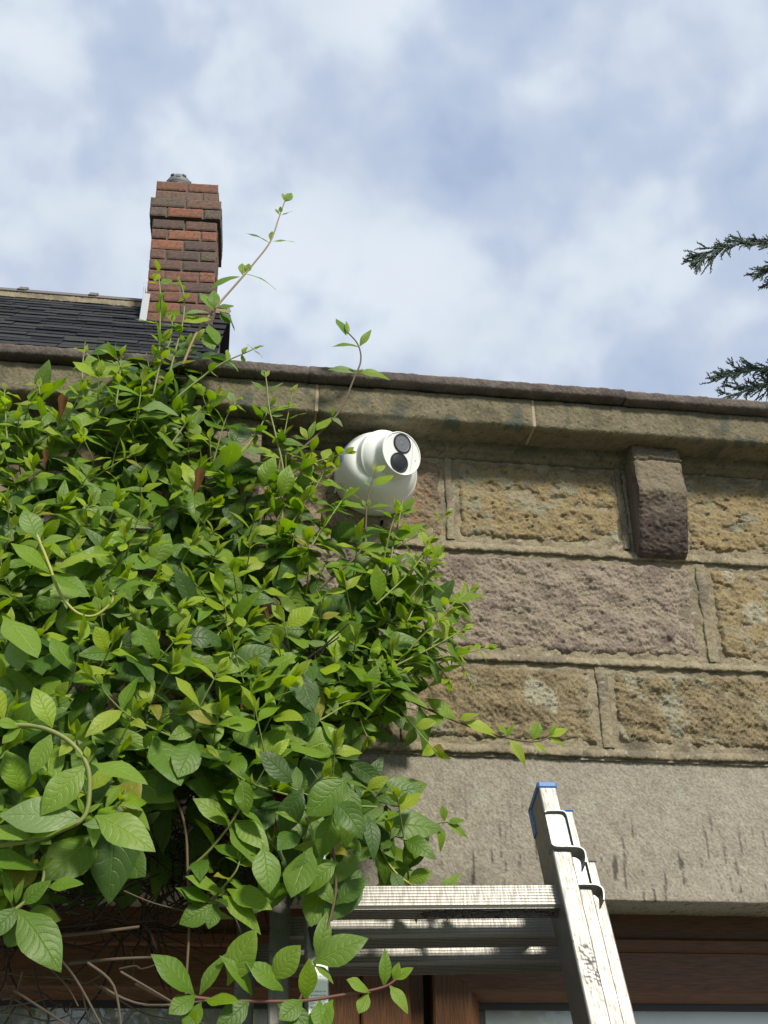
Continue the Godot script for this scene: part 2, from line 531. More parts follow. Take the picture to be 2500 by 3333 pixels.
# ---------------------------------------------------------------- window
func build_window() -> void:
	var w := thing("window", "brown woodgrain window frame recessed under the stone lintel", "window", Vector3(0, 0, 0))
	var hz: Material = M.wood_h
	var vt: Material = M.wood_v
	var b := MB.new()
	b.box(Vector3(2.5, 0.062, 0.06), Transform3D(Basis(), Vector3(0.05, 1.8155, -0.168)), 0.003)
	part("frame_head", b, hz, w)
	b = MB.new()
	b.box(Vector3(2.5, 0.020, 0.05), Transform3D(Basis(), Vector3(0.05, 1.798, -0.150)), 0.004)
	part("head_bead", b, hz, w)
	b = MB.new()
	b.box(Vector3(2.5, 0.06, 0.12), Transform3D(Basis(), Vector3(0.05, 0.91, -0.12)), 0.003)
	part("sill", b, hz, w)
	# the frame post between the two lights
	b = MB.new()
	b.box(Vector3(0.069, 0.85, 0.05), Transform3D(Basis(), Vector3(0.1965, 1.362, -0.155)), 0.003)
	part("mullion", b, vt, w)
	b = MB.new()
	b.box(Vector3(0.022, 0.85, 0.03), Transform3D(Basis(), Vector3(0.242, 1.362, -0.170)), 0.001)
	part("mullion", b, vt, w)
	# sashes: [x0, x1] outer edges
	for s in [[-1.15, 0.160], [0.262, 1.28]]:
		var x0: float = s[0]
		var x1: float = s[1]
		var sash := Node3D.new()
		sash.name = numbered("sash", w)
		w.add_child(sash, true)
		for q in [["rail", 1.0], ["rail", -1.0], ["stile", -1.0], ["stile", 1.0]]:
			var mb := MB.new()
			var y0 := 0.945
			var y1 := 1.790
			var t := 0.055
			var g := 0.013
			var zf := -0.130
			var zb := -0.146
			# mitred member: outer edge, inner edge, chamfered bead down to the glass
			var o0: Vector3
			var o1: Vector3
			var dx := Vector3.ZERO
			if q[0] == "rail":
				var yo: float = y1 if q[1] > 0 else y0
				o0 = Vector3(x0, yo, zf)
				o1 = Vector3(x1, yo, zf)
				dx = Vector3(0, -q[1], 0)
			else:
				var xo: float = x0 if q[1] < 0 else x1
				o0 = Vector3(xo, y0, zf)
				o1 = Vector3(xo, y1, zf)
				dx = Vector3(-q[1], 0, 0)
			var along := (o1 - o0).normalized()
			var R := func(inset: float, z: float) -> Array:
				return [o0 + dx * inset + along * (inset + 0.0004) + Vector3(0, 0, z - zf), o1 + dx * inset - along * (inset + 0.0004) + Vector3(0, 0, z - zf)]
			var rows := [R.call(0.0, zf - 0.03), R.call(0.0, zf - 0.003), R.call(0.003, zf), R.call(t - 0.003, zf), R.call(t, zf - 0.002), R.call(t + g - 0.002, zb), R.call(t + g, zb - 0.003), R.call(t + g, zb - 0.02)]
			for k in rows.size() - 1:
				var ra: Array = rows[k]
				var rb: Array = rows[k + 1]
				mb.flat_poly([ra[0], ra[1], rb[1], rb[0]], Vector3(0, 0, 1) + (dx if k > 3 else -dx) * 0.5)
			part("sash_" + q[0], mb, hz if q[0] == "rail" else vt, sash)
		var gk := MB.new()
		for e in [[(x0 + x1) / 2, 1.7185, x1 - x0 - 0.13, 0.012], [(x0 + x1) / 2, 1.0165, x1 - x0 - 0.13, 0.012], [x0 + 0.0715, 1.367, 0.012, 0.69], [x1 - 0.0715, 1.367, 0.012, 0.69]]:
			gk.box(Vector3(e[2], e[3], 0.004), Transform3D(Basis(), Vector3(e[0], e[1], -0.1535)), 0.0008)
		part("gasket", gk, M.black, sash)
		var pn := MB.new()
		pn.box(Vector3(x1 - x0 - 0.13, 0.71, 0.004), Transform3D(Basis(), Vector3((x0 + x1) / 2, 1.367, -0.160)))
		part("pane", pn, M.glass, sash)
	# a pale blind close behind the right-hand glass
	b = MB.new()
	b.box(Vector3(1.0, 0.80, 0.002), Transform3D(Basis(), Vector3(0.78, 1.35, -0.185)))
	part("blind", b, M.blind, w)
	# dark room behind
	b = MB.new()
	b.box(Vector3(2.9, 2.0, 0.05), Transform3D(Basis(), Vector3(0.05, 0.99, -2.0)))
	b.box(Vector3(0.05, 2.0, 1.75), Transform3D(Basis(), Vector3(-1.42, 0.99, -1.10)))
	b.box(Vector3(0.05, 2.0, 1.75), Transform3D(Basis(), Vector3(1.52, 0.99, -1.10)))
	b.box(Vector3(2.9, 0.05, 1.75), Transform3D(Basis(), Vector3(0.05, 2.01, -1.15)))
	part("room", b, M.room, w)


# ---------------------------------------------------------------- security camera
func build_camera_thing() -> void:
	var t := thing("security_camera", "white turret security camera with two dark lenses mounted on the wall", "security camera", Vector3(0.161, 2.470, 0.004))
	t.scale = Vector3.ONE * 1.06
	var mb := MB.new()
	mb.lathe([Vector2(0.0, 0.0610), Vector2(0.002, 0.0622), Vector2(0.016, 0.0619), Vector2(0.0225, 0.0611), Vector2(0.0240, 0.0606), Vector2(0.0246, 0.0596), Vector2(0.0247, 0.0570)], 96)
	part("base_ring", mb, M.white_shell, t)
	mb = MB.new()
	mb.lathe([Vector2(0.0240, 0.0570), Vector2(0.0256, 0.0588), Vector2(0.0260, 0.0603), Vector2(0.0266, 0.0610), Vector2(0.0275, 0.0611), Vector2(0.0283, 0.0606), Vector2(0.0292, 0.0600), Vector2(0.036, 0.0589), Vector2(0.044, 0.0571), Vector2(0.052, 0.0542), Vector2(0.059, 0.0503), Vector2(0.0645, 0.0455), Vector2(0.068, 0.0395), Vector2(0.0695, 0.030)], 96)
	part("housing", mb, M.white_shell, t)
	# clip at the left of the base
	mb = MB.new()
	var arc := PackedVector3Array()
	for k in 9:
		var a := PI * (0.02 + k / 8.0 * 0.96)
		arc.append(Vector3(-0.0608 + 0.002 * sin(a), -0.021 - cos(a) * 0.009, 0.008 + sin(a) * 0.010))
	mb.tube(arc, 0.0013, 0.0013, 8)
	part("locking_tab", mb, M.white_shell, t)
	for a in [3.62, 3.70]:
		mb = MB.new()
		mb.lathe([Vector2(0.0, 0.0011), Vector2(0.0006, 0.0008), Vector2(0.0007, 0.0001)], 10, Transform3D(Basis(Vector3.UP, PI / 2).rotated(Vector3.BACK, a), Vector3(cos(a) * 0.0598, sin(a) * 0.0598, 0.0320)))
		part("screw", mb, M.dark_grey, t)
	# eyeball, turned to the right
	var n := Vector3(0.44, -0.17, 0.88).normalized()
	var bx := Vector3.UP.cross(n).normalized()
	var e := Transform3D(Basis(bx, n.cross(bx), n), Vector3(0.0068, 0.0035, 0.0475))
	mb = MB.new()
	mb.lathe([Vector2(-0.030, 0.030), Vector2(-0.012, 0.0452), Vector2(0.000, 0.0466), Vector2(0.0125, 0.0471), Vector2(0.0142, 0.0468), Vector2(0.0150, 0.0461), Vector2(0.0153, 0.0453), Vector2(0.0175, 0.0443), Vector2(0.0225, 0.0418), Vector2(0.0270, 0.0378), Vector2(0.0300, 0.0348), Vector2(0.0318, 0.0338), Vector2(0.0340, 0.0335), Vector2(0.0485, 0.0332), Vector2(0.0500, 0.0329), Vector2(0.0504, 0.0320), Vector2(0.0500, 0.0313), Vector2(0.0492, 0.0310)], 96, e)
	part("eyeball", mb, M.white_shell, t)
	mb = MB.new()
	mb.lathe([Vector2(0.0491, 0.0312), Vector2(0.0493, 0.0308), Vector2(0.0493, 0.012), Vector2(0.0493, 0.0001)], 64, e)
	var face := part("face_plate", mb, M.white_plate, t)
	# groove near the right edge of the plate, and the microphone hole
	mb = MB.new()
	var gp := PackedVector3Array()
	for k in 13:
		var y := lerpf(-0.0245, 0.0245, k / 12.0)
		gp.append(e * Vector3(0.0185 - 0.0018 * (y * y) / 0.0006, y, 0.04935))
	mb.tube(gp, 0.00022, 0.00022, 5)
	part("groove", mb, M.grey_line, face)
	mb = MB.new()
	mb.lathe([Vector2(0.0493, 0.0008), Vector2(0.0496, 0.0007), Vector2(0.04962, 0.0001)], 10, e * Transform3D(Basis(), Vector3(0.0245, -0.004, 0)))
	part("microphone", mb, M.dark_grey, face)
	for s in [1.0, -1.0]:
		var le := e * Transform3D(Basis(), Vector3(-0.0020 + (0.0012 if s > 0 else -0.0008), 0.0152 * s, 0.0493))
		mb = MB.new()
		mb.lathe([Vector2(0.0, 0.0151), Vector2(0.0012, 0.0150), Vector2(0.0014, 0.0146), Vector2(0.0014, 0.0126), Vector2(0.0009, 0.0124)], 64, le)
		var ring := part("lens_ring", mb, M.black_gloss, t)
		mb = MB.new()
		if s > 0:
			mb.lathe([Vector2(0.0010, 0.0125), Vector2(0.0005, 0.0116), Vector2(0.0003, 0.0086), Vector2(0.0006, 0.0080), Vector2(0.0006, 0.0060), Vector2(0.0002, 0.0054), Vector2(0.0004, 0.0030), Vector2(0.0008, 0.0015), Vector2(0.0009, 0.0001)], 64, le)
			part("lens", mb, M.lens_grey, ring)
			mb = MB.new()
			mb.lathe([Vector2(0.00115, 0.0124), Vector2(0.00125, 0.0001)], 48, le)
			part("lens_cover", mb, M.lens_glass, ring)
		else:
			mb.lathe([Vector2(0.0011, 0.0126), Vector2(0.0019, 0.0090), Vector2(0.0024, 0.0045), Vector2(0.0026, 0.0001)], 64, le)
			part("infrared_lens", mb, M.black_gloss, ring)
	# lavender sticker wrapped round the upper left of the housing
	mb = MB.new()
	mb.sheet(24, 16, func(a: int, b: int) -> Array:
		var ang := lerpf(3.16, 2.58, a / 23.0)
		var z := lerpf(0.0365, 0.0560, b / 15.0)
		var r := 0.0
		if z < 0.044:
			r = lerpf(0.0589, 0.0571, (z - 0.036) / 0.008)
		elif z < 0.052:
			r = lerpf(0.0571, 0.0542, (z - 0.044) / 0.008)
		else:
			r = lerpf(0.0542, 0.0503, (z - 0.052) / 0.007)
		r += 0.0004
		return [Vector3(cos(ang) * r, sin(ang) * r, z), Color.WHITE], Vector3(-1, 0.6, 0.2))
	part("sticker", mb, M.sticker, t, "small lavender sticker with blue print")


# ---------------------------------------------------------------- ladder
func build_ladder() -> void:
	var lean := deg_to_rad(22.5)
	var yaw := deg_to_rad(-0.5)
	var base := Basis(Vector3.UP, yaw) * Basis(Vector3.BACK, 0.022) * Basis(Vector3.RIGHT, -lean)
	# origin: front top left corner of the right-hand stile of the nearest section
	var org := Transform3D(base, Vector3(0.340, 1.942, 0.200))
	var t := thing("extension_ladder", "aluminium three-section extension ladder with blue caps leaning on the lintel", "ladder", Vector3.ZERO)
	var len_ := 2.02
	var half := 0.1515          # from the middle of the ladder to the outer face of the nearest stile
	var mid := 0.022 - half     # local x of the ladder's middle
	var sw := 0.022
	var sd := 0.058
	for k in 3:
		var out := half + 0.037 * k
		var zf := -0.063 * k
		var top: float = [0.0, 0.008, -0.024][k]
		for s in [-1.0, 1.0]:
			var cx: float = mid + s * (out - sw * 0.5)
			var mb := MB.new()
			# channel: front flange, web on the outside, back flange, with small ribs along the front
			mb.sheet(13, 900, func(a: int, b: int) -> Array:
				var xs := [-0.0110, -0.0104, -0.0090, -0.0070, -0.0050, -0.0025, 0.0, 0.0025, 0.0050, 0.0070, 0.0090, 0.0104, 0.0110]
				var zs := [-0.0014, -0.0003, 0.0, 0.0, 0.0, 0.0, 0.0, 0.0, 0.0, 0.0, 0.0, -0.0003, -0.0014]
				var y := -len_ * b / 899.0
				var col := Color(0.43, 0.42, 0.40)
				var dirt := fn("n60", cx + xs[a] * 2.0, y * 0.35, 4.0 + k)
				col = col.lerp(Color(0.33, 0.31, 0.275), smoothstep(0.1, 0.5, dirt) * 0.5)
				# scratches along the stile, specks of paint and dirt
				var streak := fn("n300", (cx + xs[a]) * 2.2, y * 0.02, 9.0 + k) + 0.5 * fn("n60", cx + xs[a], y * 0.5, 2.0)
				col = col.lerp(Color(0.26, 0.25, 0.23), smoothstep(0.30, 0.55, streak) * 0.22)
				col = col.lerp(Color(0.10, 0.09, 0.08), smoothstep(0.50, 0.58, fn("n300", cx + xs[a], y * 0.7, 17.0)) * 0.6)
				if k == 0 and s > 0.0:
					var sc := fn("n300", xs[a] * 2.2, y, 1.0) + fn("n500", xs[a] * 1.5, y * 1.3, 1.0) * 0.8
					col = col.lerp(Color(0.05, 0.05, 0.055), smoothstep(0.0, 0.12, sc) * smoothstep(0.030, 0.018, absf(y + 0.222)) * smoothstep(-0.009, -0.004, xs[a]))
				return [Vector3(cx + xs[a], top + y, zf + zs[a]), col])
			mb.box(Vector3(sw - 0.0004, len_, sd - 0.0015), Transform3D(Basis(), Vector3(cx, top - len_ * 0.5, zf - 0.0012 - (sd - 0.0015) * 0.5)), 0.0014, Color(0.42, 0.41, 0.385))
			part("stile", mb, M.aluminium, t, "", org)
			mb = MB.new()
			mb.box(Vector3(sw + 0.0022, 0.010 if k == 0 else 0.005, sd + 0.003), Transform3D(Basis(), Vector3(cx, top + (0.002 if k == 0 else 0.0012), zf - sd * 0.5 + 0.0002)), 0.0022)
			mb.box(Vector3(sw + 0.0022, 0.042, 0.016), Transform3D(Basis(), Vector3(cx, top - 0.016, zf - sd + 0.0072)), 0.002)
			part("end_cap", mb, M.blue_plastic if k < 2 or s < 0.0 else M.dark_grey, t, "", org)
			# rubber foot
			if k == 2:
				mb = MB.new()
				mb.box(Vector3(sw + 0.006, 0.03, sd + 0.006), Transform3D(Basis(), Vector3(cx, top - len_ - 0.008, zf - sd * 0.5)), 0.003)
				part("foot", mb, M.black, t, "", org)
		# rungs: hollow ribbed bars
		var first: float = -0.133
		for q in 7:
			var mb := MB.new()
			var y := first - 0.28 * q
			var L := (out - sw) * 2.0 + 0.006
			mb.box(Vector3(L, 0.0275, 0.0265), Transform3D(Basis(), Vector3(mid, y, zf - 0.029)), 0.0022, Color(0.44, 0.43, 0.40))
			for r in 7:
				mb.box(Vector3(L, 0.0024, 0.0009), Transform3D(Basis(), Vector3(mid, y - 0.0105 + r * 0.0035, zf - 0.0156)), 0.0005, Color(0.46, 0.45, 0.42))
				mb.box(Vector3(L, 0.0012, 0.0010), Transform3D(Basis(), Vector3(mid, y - 0.0142, zf - 0.0185 - r * 0.0034)), 0.0004, Color(0.40, 0.39, 0.37))
			var ru := part("rung", mb, M.aluminium, t, "", org)
			if q == 0 and k == 0:
				# tar smeared along the underside and lower edge
				var tar := MB.new()
				tar.sheet(150, 14, func(a: int, b: int) -> Array:
					var x := lerpf(-0.06, 0.125, a / 149.0)
					var v := b / 13.0
					var e := 0.46 - absf(v - 0.5) + 0.35 * fn("n60", x, v * 0.03, 2.0) + 0.3 * fn("n300", x, v * 0.02, 1.0) - 0.5 * smoothstep(0.06, 0.11, x) - smoothstep(-0.05, -0.058, x)
					var lift := 0.0016 * smoothstep(0.0, 0.15, e) + 0.0007 * fn("n300", x, v * 0.03, 5.0)
					return [Vector3(mid + x + 0.03, y - 0.0150 - lift + 0.0012, zf - 0.0180 - v * 0.020), Color.WHITE], Vector3(0, -1, 0))
				part("tar_smear", tar, M.tar, ru)
	# zinc guide brackets that hold the sections together, at the top of the right-hand stiles
	for k in 2:
		var cx := mid + half + 0.034 * k - sw * 0.5
		var y0 := -0.040 - 0.010 * k
		var z0 := -0.063 * k
		var br := MB.new()
		br.box(Vector3(0.0245, 0.046, 0.0016), Transform3D(Basis(), Vector3(cx + 0.0008, y0 - 0.022, z0 + 0.0016)), 0.0005)
		# raised lip along the top and the right side; flange below that ends in a hook
		strip(br, curve_pts([Vector3(-0.0120, -0.001, 0), Vector3(-0.0085, 0.0012, 0), Vector3(0.0085, 0.0012, 0), Vector3(0.0130, -0.0025, 0), Vector3(0.0140, -0.010, 0), Vector3(0.0140, -0.045, 0)], 4), z0 + 0.0006, z0 + 0.0068, 0.0016, Vector3(cx, y0, 0))
		strip(br, curve_pts([Vector3(-0.0118, -0.0420, 0), Vector3(-0.0080, -0.0456, 0), Vector3(0.0120, -0.0462, 0), Vector3(0.0200, -0.0475, 0), Vector3(0.0245, -0.0520, 0), Vector3(0.0240, -0.0600, 0), Vector3(0.0225, -0.0660, 0)], 4), z0 - 0.014, z0 + 0.0068, 0.0016, Vector3(cx, y0, 0))
		strip(br, curve_pts([Vector3(0.0140, -0.002, 0), Vector3(0.0142, -0.0300, 0), Vector3(0.0140, -0.046, 0)], 3), z0 - 0.016, z0 + 0.0004, 0.0014, Vector3(cx, y0, 0))
		part("guide_bracket", br, M.zinc, t, "", org)
	# red plastic stop behind the nearest stile
	var rd := MB.new()
	rd.box(Vector3(0.012, 0.034, 0.02), Transform3D(Basis(), Vector3(-0.006, -0.108, -0.125)), 0.004)
	part("rung_hook", rd, M.red_plastic, t, "red plastic hook", org)
	# rivet on the cap, paper label and black plug on the left stile
	var rv := MB.new()
	rv.lathe([Vector2(0, 0.0024), Vector2(0.0012, 0.0019), Vector2(0.0016, 0.0001)], 10, Transform3D(Basis(Vector3.UP, -PI / 2), Vector3(-0.0002, -0.022, -0.046)))
	part("rivet", rv, M.zinc, t, "", org)
	var lb := MB.new()
	lb.sheet(2, 2, func(a: int, b: int) -> Array:
		return [Vector3(mid - half + 0.0014 + 0.0192 * a, -0.215 - 0.22 * (1 - b), 0.0004), Color.WHITE])
	part("paper_label", lb, M.label, t, "white printed safety label on the left stile", org)
	var pg := MB.new()
	pg.box(Vector3(0.021, 0.026, 0.006), Transform3D(Basis(Vector3.BACK, 0.2), Vector3(mid - half + 0.0135, -0.188, 0.002)), 0.002)
	part("rubber_plug", pg, M.black, t, "", org)


# a bent strip of sheet metal: the path lies in the plane z = 0 and is drawn out from z0 to z1
func strip(mb: MB, path: PackedVector3Array, z0: float, z1: float, th: float, at: Vector3) -> void:
	var ring := func(k: int) -> Array:
		var d := (path[mini(k + 1, path.size() - 1)] - path[maxi(k - 1, 0)]).normalized()
		var o := Vector3(-d.y, d.x, 0) * th * 0.5
		return [at + path[k] + o, at + path[k] - o]
	for k in path.size() - 1:
		var a: Array = ring.call(k)
		var b: Array = ring.call(k + 1)
		var mid: Vector3 = (a[0] + b[1]) * 0.5 + Vector3(0, 0, (z0 + z1) * 0.5)
		var q := [a[0], a[1], b[1], b[0]]
		for e in 4:
			if (e == 1 and k < path.size() - 2 and false):
				continue
			var u: Vector3 = q[e]
			var v: Vector3 = q[(e + 1) % 4]
			if (e == 2 and k < path.size() - 2) or (e == 0 and k > 0):
				continue
			mb.flat_poly([u + Vector3(0, 0, z0), v + Vector3(0, 0, z0), v + Vector3(0, 0, z1), u + Vector3(0, 0, z1)], (u + v) * 0.5 + Vector3(0, 0, (z0 + z1) * 0.5) - mid)
		for z in [z0, z1]:
			mb.flat_poly([q[0] + Vector3(0, 0, z), q[1] + Vector3(0, 0, z), q[2] + Vector3(0, 0, z), q[3] + Vector3(0, 0, z)], Vector3(0, 0, z - (z0 + z1) * 0.5))


# ---------------------------------------------------------------- honeysuckle
var leaves := []      # [transform, variant, tone]
var leaf_mesh := []
var bulk := MB.new()
var bush: Node3D
const TONES := 13


func make_leaf(wid: float, top: float, tip: float, fold: float, bend: float, wave: float) -> MB:
	var mb := MB.new()
	var NL := 9
	for k in NL:
		var t := float(k) / (NL - 1)
		var w := 0.0
		var tt := clampf((t - 0.07) / 0.93, 0.0, 1.0)
		w = wid * pow(sin(PI * pow(tt, top)), 0.8) * (1.0 - 0.35 * pow(tt, tip))
		if k == NL - 1:
			w = 0.004
		if k == 0:
			w = 0.014
		for s in [-1.0, -0.5, 0.0, 0.5, 1.0]:
			var z: float = fold * absf(s) * w * 1.2 - bend * t * t + wave * sin(t * 9.0 + s * 1.7) * absf(s) * w
			z -= 0.35 * w * s * s * 0.5
			mb.v.append(Vector3(s * w, t * (1.0 - 0.25 * bend * t), z))
			mb.uv.append(Vector2(s * 0.5 + 0.5, t))
			mb.c.append(Color.WHITE)
	for k in NL:
		for j in 5:
			var du := mb.v[k * 5 + mini(j + 1, 4)] - mb.v[k * 5 + maxi(j - 1, 0)]
			var dv := mb.v[mini(k + 1, NL - 1) * 5 + j] - mb.v[maxi(k - 1, 0) * 5 + j]
			mb.n.append(du.cross(dv).normalized())
	for k in NL - 1:
		for j in 4:
			var p := k * 5 + j
			mb.i.append_array(PackedInt32Array([p, p + 6, p + 1, p, p + 5, p + 6]))
	return mb


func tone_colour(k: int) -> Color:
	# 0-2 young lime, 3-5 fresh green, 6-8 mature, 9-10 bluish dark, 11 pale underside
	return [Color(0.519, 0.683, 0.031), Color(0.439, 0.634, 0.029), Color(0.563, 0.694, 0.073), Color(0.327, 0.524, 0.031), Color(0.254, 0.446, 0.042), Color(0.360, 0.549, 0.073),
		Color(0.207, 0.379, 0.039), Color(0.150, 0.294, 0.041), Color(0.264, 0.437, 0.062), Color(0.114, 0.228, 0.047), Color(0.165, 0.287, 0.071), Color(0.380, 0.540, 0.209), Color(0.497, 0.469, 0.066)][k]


func add_leaf(base: Vector3, dir: Vector3, face: Vector3, size: float, variant: int, tone: int) -> void:
	var y := dir.normalized()
	var x := y.cross(face)
	if x.length() < 0.05:
		x = y.cross(Vector3(0.3, 0.2, 0.9))
	x = x.normalized()
	var z := x.cross(y)
	leaves.append([Transform3D(Basis(x * size, y * size, z * size), base), variant, tone])


# a leaf given by its base and its tip
func hero(base: Vector3, tip: Vector3, variant: int, tone: int, tilt := 0.0) -> void:
	var d := tip - base
	var face := Vector3(0.1, 0.55, 0.8) + Vector3(tilt, 0, 0)
	face = face.rotated(d.normalized(), rng.randf_range(-0.35, 0.35))
	# the blade bends back from its chord, so lengthen it a little
	add_leaf(base, d, face, d.length() * 1.06, variant, tone)


func rand_dir() -> Vector3:
	return Vector3(rng.randfn(), rng.randfn(), rng.randfn()).normalized()


func curve_pts(ctrl: Array, steps := 6) -> PackedVector3Array:
	var cu := Curve3D.new()
	for k in ctrl.size():
		var a: Vector3 = ctrl[maxi(k - 1, 0)]
		var b: Vector3 = ctrl[mini(k + 1, ctrl.size() - 1)]
		cu.add_point(ctrl[k], (a - b) / 6.0, (b - a) / 6.0)
	var out := PackedVector3Array()
	for k in ctrl.size() - 1:
		for s in steps:
			out.append(cu.sample(k, float(s) / steps))
	out.append(ctrl[-1])
	return out


# leaves in crossed pairs along a stem, small ones towards the tip
func dress(pts: PackedVector3Array, from: float, to: float, pairs: int, big: float, small: float, tones: Array, tuft := true) -> void:
	var last := pts.size() - 1
	var roll := rng.randf() * TAU
	for q in pairs:
		var t := lerpf(from, to, (q + rng.randf_range(-0.15, 0.15)) / maxf(1.0, pairs - 0.5))
		t = clampf(t, 0.0, 0.985)
		var k := int(t * last)
		var p := pts[k].lerp(pts[mini(k + 1, last)], t * last - k)
		var ax := (pts[mini(k + 1, last)] - pts[maxi(k - 1, 0)]).normalized()
		var side := ax.cross(Vector3(0.2, 0.9, 0.35))
		if side.length() < 0.1:
			side = ax.cross(Vector3.RIGHT)
		side = side.normalized().rotated(ax, roll)
		roll += PI / 2 + rng.randf_range(-0.3, 0.3)
		var f := float(q) / maxf(1.0, pairs - 1)
		var size := lerpf(big, small, f) * rng.randf_range(0.7, 1.2)
		for s in [-1.0, 1.0]:
			var d: Vector3 = (side * s * rng.randf_range(0.75, 1.0) + ax * rng.randf_range(0.25, 0.65) + rand_dir() * 0.22 + Vector3(0, -0.10 * (1.0 - f), 0)).normalized()
			var face := (ax * 0.4 + Vector3(0.15, 0.55, 0.85) + rand_dir() * 0.5).normalized()
			var tone: int = tones[mini(int(f * tones.size() * 0.999), tones.size() - 1)]
			tone = clampi(tone + rng.randi_range(-1, 1), 0, 10)
			var odd := rng.randf()
			if odd < 0.07:
				tone = 11
			elif odd < 0.085:
				tone = 12
			add_leaf(p, d, face, size * rng.randf_range(0.85, 1.1), rng.randi() % 5, tone)
	if tuft:
		var ax := (pts[last] - pts[last - 1]).normalized()
		var n := 3 + rng.randi() % 2
		for q in n:
			var d := (ax * 1.0 + rand_dir() * (0.25 + 0.10 * q)).normalized()
			add_leaf(pts[last] - ax * 0.003 * q, d, (rand_dir() + Vector3(0, 0.3, 0.6)).normalized(), small * rng.randf_range(0.5, 0.95), [3, 1, 0][rng.randi() % 3], rng.randi_range(0, 2))


func stem(pts: PackedVector3Array, r0: float, r1: float, m: Material) -> void:
	var mb := MB.new()
	mb.tube(pts, r0, r1, 7)
	part("stem", mb, m, bush)


func spray(ctrl: Array, r0: float, m: Material, from: float, pairs: int, big: float, small: float, tones: Array) -> void:
	var p := curve_pts(ctrl)
	stem(p, r0, r0 * 0.5, m)
	if pairs > 0:
		dress(p, from, 0.97, pairs, big, small, tones)


# how far the bush stands out from the wall
func front(x: float, y: float) -> float:
	var high := smoothstep(1.90, 2.50, y)
	var a := lerpf(0.27, 0.13, high) + 0.11 * smoothstep(0.20, -0.12, x) * (1.0 - 0.75 * high) + 0.05 * smoothstep(0.0, -0.3, x)
	return a + 0.04 * fn("n12", x, y, 60.0)


